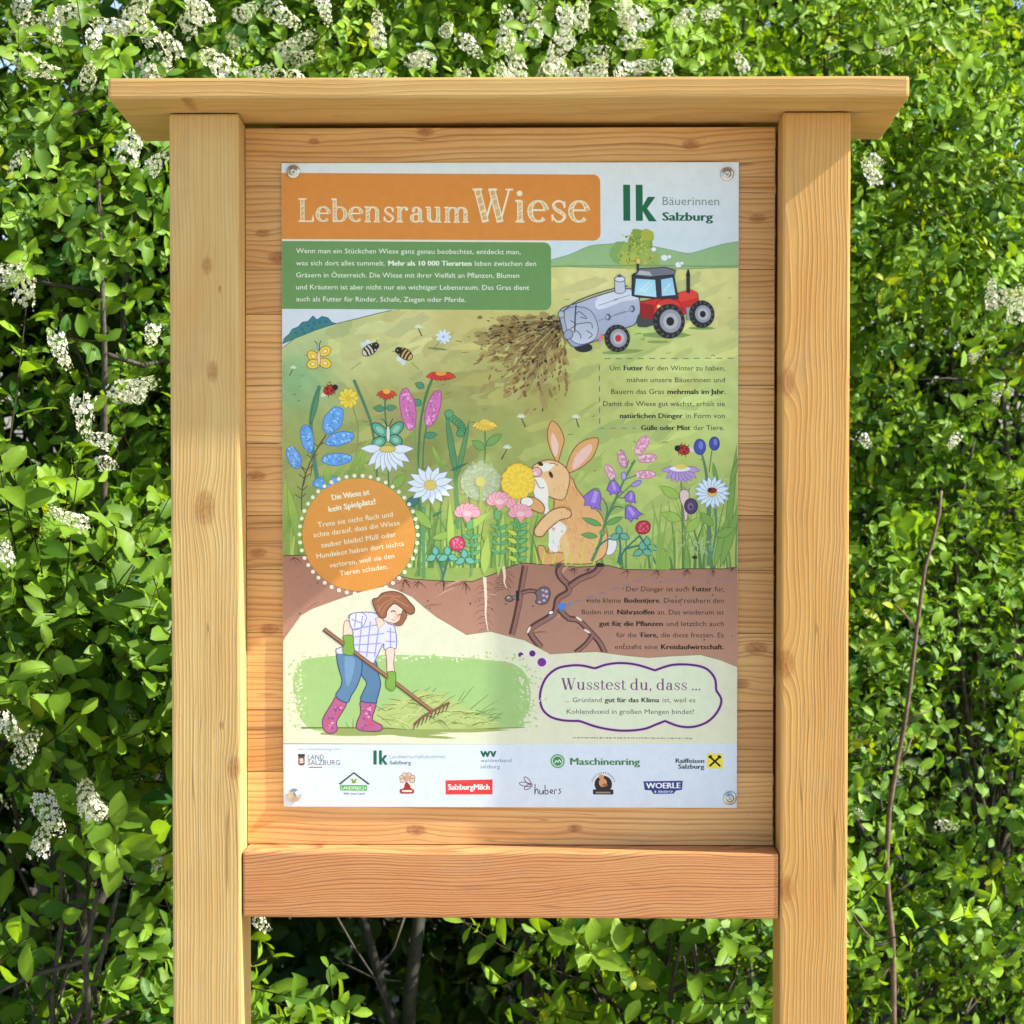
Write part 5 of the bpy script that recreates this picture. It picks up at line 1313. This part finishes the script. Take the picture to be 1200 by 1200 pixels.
# ------------------------------------------------------------------ the hedge: each shrub a thing
SKEW = 0.30                                   # the hedge does not run parallel to the board
def shrub(name, label, base, centre, radii, n_clumps, per, leaf, hue, seed, stems=6, zmin=0.25, front=True, bark=None, extra=(), group='flowering shrubs of the hedge behind the board', cat='shrub', clump_r=0.15, gap=None, shear=0.25, shade_tone=1.0, holes=0):
    rg = np.random.default_rng(seed)
    sk = lambda q: (q[0], q[1] + SKEW * q[0], q[2])
    base, centre = sk(base), sk(centre)
    t = empty(name, base)
    tag(t, label, cat, group)
    c, r = np.array(centre), np.array(radii)
    P, D, hubs = [], [], []
    while len(hubs) < n_clumps:
        d = rg.normal(0, 1, 3); d /= np.linalg.norm(d)
        if front and d[1] > 0.35 and rg.random() < .75: continue
        q = c + d * r * rg.uniform(.45, 1.0) ** .6
        q[1] += shear * (q[0] - c[0])
        if q[1] < .42: continue
        if q[2] < zmin: continue
        if gap and gap(q): continue
        hubs.append((q, d))
    if holes:
        ph = rg.uniform(0, 6.28, 3)
        hole = lambda q: math.sin(11 * q[0] + ph[0]) + math.sin(12.5 * q[2] + ph[1]) + .6 * math.sin(9 * q[1] + 7 * q[0] + ph[2]) > holes
        hubs = [h_ for h_ in hubs if not hole(h_[0])]
    for q, d in hubs:
        m_ = int(per * rg.uniform(.6, 1.4)); cr = clump_r * rg.uniform(.7, 1.4)
        main = d * .8 + np.array([0.25, -.35, .35]) + rg.normal(0, .3, 3)
        off = rg.normal(0, 1, (m_, 3)) * cr * np.array([.75, .6, .5])
        P.append(q + off)
        D.append(main + off / cr * .55 + rg.normal(0, .55, (m_, 3)))
    P, D = np.concatenate(P), np.concatenate(D)
    free = (P[:, 1] + D[:, 1] / np.linalg.norm(D, axis=1) * .22 * leaf) > .27
    P, D = P[free], D[free]
    if gap:
        keep = np.array([not gap(q) for q in P]); P, D = P[keep], D[keep]
    foliage('foliage', t, P, D, leaf, rg, hue, base, shade_tone)
    paths = []
    for i in range(stems):
        q, _ = hubs[rg.integers(len(hubs))]
        b0 = np.array(base) + np.array([rg.normal(0, .10), rg.normal(0, .10), 0])
        pts = wavy(b0, q, 9, .018, rg)
        paths.append((pts, rg.uniform(.008, .017), .003))
        for k in (3, 4, 5, 6, 7):
            q2 = hubs[rg.integers(len(hubs))][0]; s0 = np.array(pts[k]); v = q2 - s0
            v = v / (np.linalg.norm(v) + 1e-6) * min(np.linalg.norm(v), rg.uniform(.2, .5))
            paths.append((wavy(s0, s0 + v, 5, .010, rg), .0045, .0014))
    paths += list(extra)
    tubes('trunk', paths, bark or m_bark, t, base)
    return t
def blossoms(t, spots, seed, out=0.0):
    """racemes hang as parts of their shrub; spots in pixels of the photograph with the depth they grow at"""
    rg = np.random.default_rng(seed)
    for px, py, y, s_ in spots:
        w_ = ray_at(px, py, y - out + SKEW * (px - 600) * 0.00140)
        o = bpy.data.objects.new('blossom_cluster', RACEMES[rg.integers(len(RACEMES))])
        COL.objects.link(o); o.parent = t
        d = Vector((rg.normal(0.15, .45), rg.normal(-.35, .3), rg.normal(.25, .6))).normalized()
        o.rotation_euler = d.to_track_quat('Z', 'Y').to_euler()
        o.location = w_ - t.location - d * .045
        o.scale = (s_ * rg.uniform(.62, .86),) * 3
def sky_gap(q):
    """thin places in the crown where the sky shows"""
    x, z = q[0], q[2]
    return z > 2.12 and ((x - .32) ** 2 / .006 + (z - 2.30) ** 2 / .02 < 1 or (x - .47) ** 2 / .006 + (z - 2.26) ** 2 / .03 < 1 or (x - .15) ** 2 / .002 + (z - 2.26) ** 2 / .012 < 1)

def hollow(q):
    """the bare shaded hollow between the stems below the rail"""
    return -.46 < q[0] < .06 and q[2] < 1.16
A = shrub('bird_cherry_shrub', 'large-leaved light green shrub left of the pale left post, in the lower left corner', (-.78, .95, .012), (-.72, .80, .98), (.46, .26, .52), 86, 12, 1.05, .18, 1, zmin=.3, holes=.95, clump_r=.105, shear=.55, gap=hollow)
B = shrub('bird_cherry_shrub', 'shrub with many white blossoms around the left end of the roof plank, upper left', (-.95, 1.25, .012), (-.85, 1.15, 2.05), (.68, .36, .78), 230, 14, .66, .26, 2, holes=1.5, clump_r=.12, shear=.4, stems=9, zmin=1.2)
C = shrub('bird_cherry_shrub', 'bright green shrub showing above the left half of the roof plank', (-.22, 1.35, .012), (-.16, 1.40, 2.34), (.46, .36, .46), 100, 15, .72, .44, 3, clump_r=.13, zmin=1.7, stems=1, bark=m_grey,
          extra=[([tuple(ray_at(478, 1230, 1.0)), tuple(ray_at(480, 1170, 1.0)), tuple(ray_at(487, 1110, 1.0)), tuple(ray_at(494, 1050, 1.02)), tuple(ray_at(500, 800, 1.1)), (-.2, 1.3, 2.0)], .013, .010)])
D_ = shrub('bird_cherry_shrub', 'airy shrub with white blossoms and sky gaps above the right half of the roof plank', (.36, 1.45, .012), (.38, 1.45, 2.34), (.42, .34, .42), 84, 14, .68, .50, 4, stems=8, zmin=1.75, gap=sky_gap)
E_ = shrub('bird_cherry_shrub', 'tall dense small-leaved shrub beside the right end of the roof plank, upper right', (1.0, 1.5, .012), (1.02, 1.45, 1.86), (.62, .38, .70), 215, 15, .56, .26, 5, holes=1.45, clump_r=.115, shear=.35, stems=10, zmin=1.0)
F_ = shrub('bird_cherry_shrub', 'darker green shrub beside the bare brown stem, lower right corner', (.88, 1.2, .012), (.90, 1.22, .95), (.54, .30, .58), 120, 14, .66, .14, 6, zmin=.3, holes=1.25, clump_r=.11, shear=.45)
G_ = shrub('bird_cherry_shrub', 'low leafy shrub seen under the reddish cross rail next to the right post', (.30, 1.0, .012), (.27, 1.00, .80), (.25, .26, .26), 24, 11, 1.05, .22, 7, zmin=.35, clump_r=.10, gap=hollow)
H_ = shrub('bird_cherry_shrub', 'sparse shrub with one white blossom under the red cross rail beside the left post', (-.36, 1.05, .012), (-.36, .90, .80), (.09, .16, .24), 4, 8, 1.0, .12, 8, stems=4, zmin=.4, clump_r=.08,
           extra=[([tuple(ray_at(x, y, 1.0)) for x, y in q], .0022, .0016) for q in ([(395, 1075), (415, 1110), (437, 1143), (450, 1170), (462, 1205)], [(474, 1075), (462, 1110), (446, 1135)], [(400, 1128), (440, 1147), (470, 1150)])])
M_ = shrub('bird_cherry_shrub', 'middle shrub hidden mostly behind the poster panel', (.05, 1.6, .012), (.05, 1.6, 1.55), (.6, .3, .45), 50, 13, .9, .05, 9, zmin=1.15, stems=3)
for i, (x, y, lb) in enumerate(((-1.15, 2.15, 'tall bright shrub at the back, showing over the upper left corner'), (-.10, 2.35, 'tall bright shrub at the back, showing between the crowns above the roof plank'), (1.35, 2.35, 'tall bright shrub at the back, showing over the upper right corner'))):
    shrub('bird_cherry_shrub', lb, (x, y, .012), (x, y, 2.55), (.78, .36, .62), 175, 14, .95, .25, 40 + i, stems=9, zmin=1.9, clump_r=.15)
rear = []
for i, (x, y, lb) in enumerate(((-1.75, 2.6, 'shade-coloured shrub at the far left back, behind the shrub with many white blossoms'), (-.62, 2.5, 'shade-coloured shrub at the back, behind the pale left post'), (.5, 2.7, 'shade-coloured shrub at the back, behind the board and below the sky gaps'), (1.6, 2.9, 'shade-coloured shrub at the far right back, behind the dense small-leaved shrub'))):
    rear.append(shrub('hazel_shrub', lb, (x, y, .012), (x, y, 1.15), (.85, .5, 1.15), 110, 14, 1.35, -.25, 20 + i, stems=10, zmin=.15, clump_r=.22, shade_tone=.5, group='dark shrubs at the back of the hedge'))  # leaf colour darkened to paint in the shaded depth of the hedge

blossoms(A, [(15, 860, .55, 1.15), (30, 875, .57, 1.0), (148, 842, .6, .8), (100, 935, .5, 1.2), (112, 950, .5, 1.0), (55, 955, .5, 1.2), (48, 975, .52, 1.0), (10, 632, .6, .9), (75, 605, .6, .8), (175, 1025, .6, .5)], 1)
blossoms(B, [(22, 12, .9, 1.2), (32, 28, .9, 1.1), (88, 15, .9, 1.1), (158, 14, .9, 1.2), (166, 28, .9, 1.0), (222, 18, .9, 1.2), (228, 6, .9, 1.0), (345, 52, 1.0, 1.1), (350, 68, 1.0, .9), (40, 78, .85, 1.1), (112, 62, .85, 1), (180, 76, .8, 1.2), (195, 78, .8, 1.0), (250, 72, .85, 1.2), (60, 40, .9, 1.0), (125, 30, .9, .9), (190, 45, .9, .9), (270, 40, 1.0, 1.0), (140, 72, .85, .9), (100, 85, .85, .9), (308, 84, .9, 1.1), (326, 86, .9, .9), (338, 88, .9, .9), (155, 165, .75, 1.2), (190, 182, .72, .9),
              (22, 182, .75, 1.2), (20, 318, .75, 1.2), (28, 330, .75, 1.0), (172, 405, .62, .8), (152, 455, .62, 1.1), (140, 465, .62, .9), (70, 415, .66, 1.0), (95, 492, .64, 1.0), (108, 512, .62, .9), (128, 545, .62, .8), ], 2, .06)
blossoms(C, [(480, 72, 1.02, 1.0), (522, 30, 1.05, .7), (290, 10, 1.02, .9), (585, 85, 1.0, .9), (412, 86, 1.0, .7), (440, 30, 1.05, .9), (380, 20, 1.05, .8), (500, 60, 1.0, .9), (555, 60, 1.02, .9), (330, 18, 1.05, 1.0), (450, 82, 1.0, .8), (540, 84, 1.0, .9)], 3, .20)
blossoms(D_, [(595, 38, 1.1, 1.1), (622, 12, 1.1, 1.1), (632, 30, 1.1, 1.0), (655, 60, 1.08, 1.1), (645, 80, 1.08, .9), (665, 32, 1.1, 1.0), (700, 62, 1.1, 1.1), (738, 16, 1.1, 1.3), (728, 20, 1.1, 1.0), (748, 50, 1.1, 1.0), (705, 65, 1.1, .9), (782, 92, 1.05, .8), (662, 80, 1.05, .9), (610, 88, 1.02, .9), (690, 84, 1.02, .9), (790, 30, 1.12, .9), (680, 10, 1.1, 1.0), (760, 75, 1.08, .9), (600, 66, 1.05, 1.0), (820, 20, 1.12, .8), (720, 88, 1.04, .9), (862, 60, 1.1, .8)], 4, .22)
blossoms(E_, [(1016, 198, .95, 1.0), (1032, 192, .95, .9), (1042, 60, 1.0, .7), (1178, 345, .92, 1.1), (1190, 358, .92, 1.0), (1160, 340, .92, .9), (1164, 468, .95, .8), (1018, 527, .95, .75), (1108, 526, .95, .7), (1150, 410, .95, .7)], 5)
blossoms(F_, [(1120, 968, .86, .7), (962, 1160, .8, .6), (1014, 962, .86, .5)], 6)
blossoms(H_, [(310, 1092, .75, .9)], 7)

# bare brown stem standing in front of the shrubs on the right
def at_y(pts, y): return [tuple(ray_at(a, b, y)) for a, b in pts]
SY = .98
st_base = ray_at(1047, 1200, SY); st_base.z = .012
s_ = empty('bare_stem', st_base)
tag(s_, 'tall thin bare reddish brown stem with side twigs right of the orange right post', 'stem')
top = at_y([(1047, 1200), (1047, 1150), (1046, 1100), (1041, 1050), (1039, 1010), (1042, 950), (1050, 900), (1060, 850), (1067, 800), (1074, 740), (1084, 665), (1094, 630), (1101, 600), (1103, 575)], SY)
tubes('main_stem', [([tuple(st_base)] + top, .0058, .0026)], m_red, s_, st_base, 9)
for q in ([(1046, 1103), (1028, 1108), (1012, 1090), (996, 1066)], [(1045, 1130), (1032, 1148), (1015, 1153)], [(1062, 848), (1075, 838), (1092, 832)], [(1075, 738), (1060, 720), (1048, 708)], [(1052, 893), (1062, 880), (1070, 862)]):
    tubes('side_twig', [(at_y(q, SY), .0028, .0012)], m_red, s_, st_base, 6)
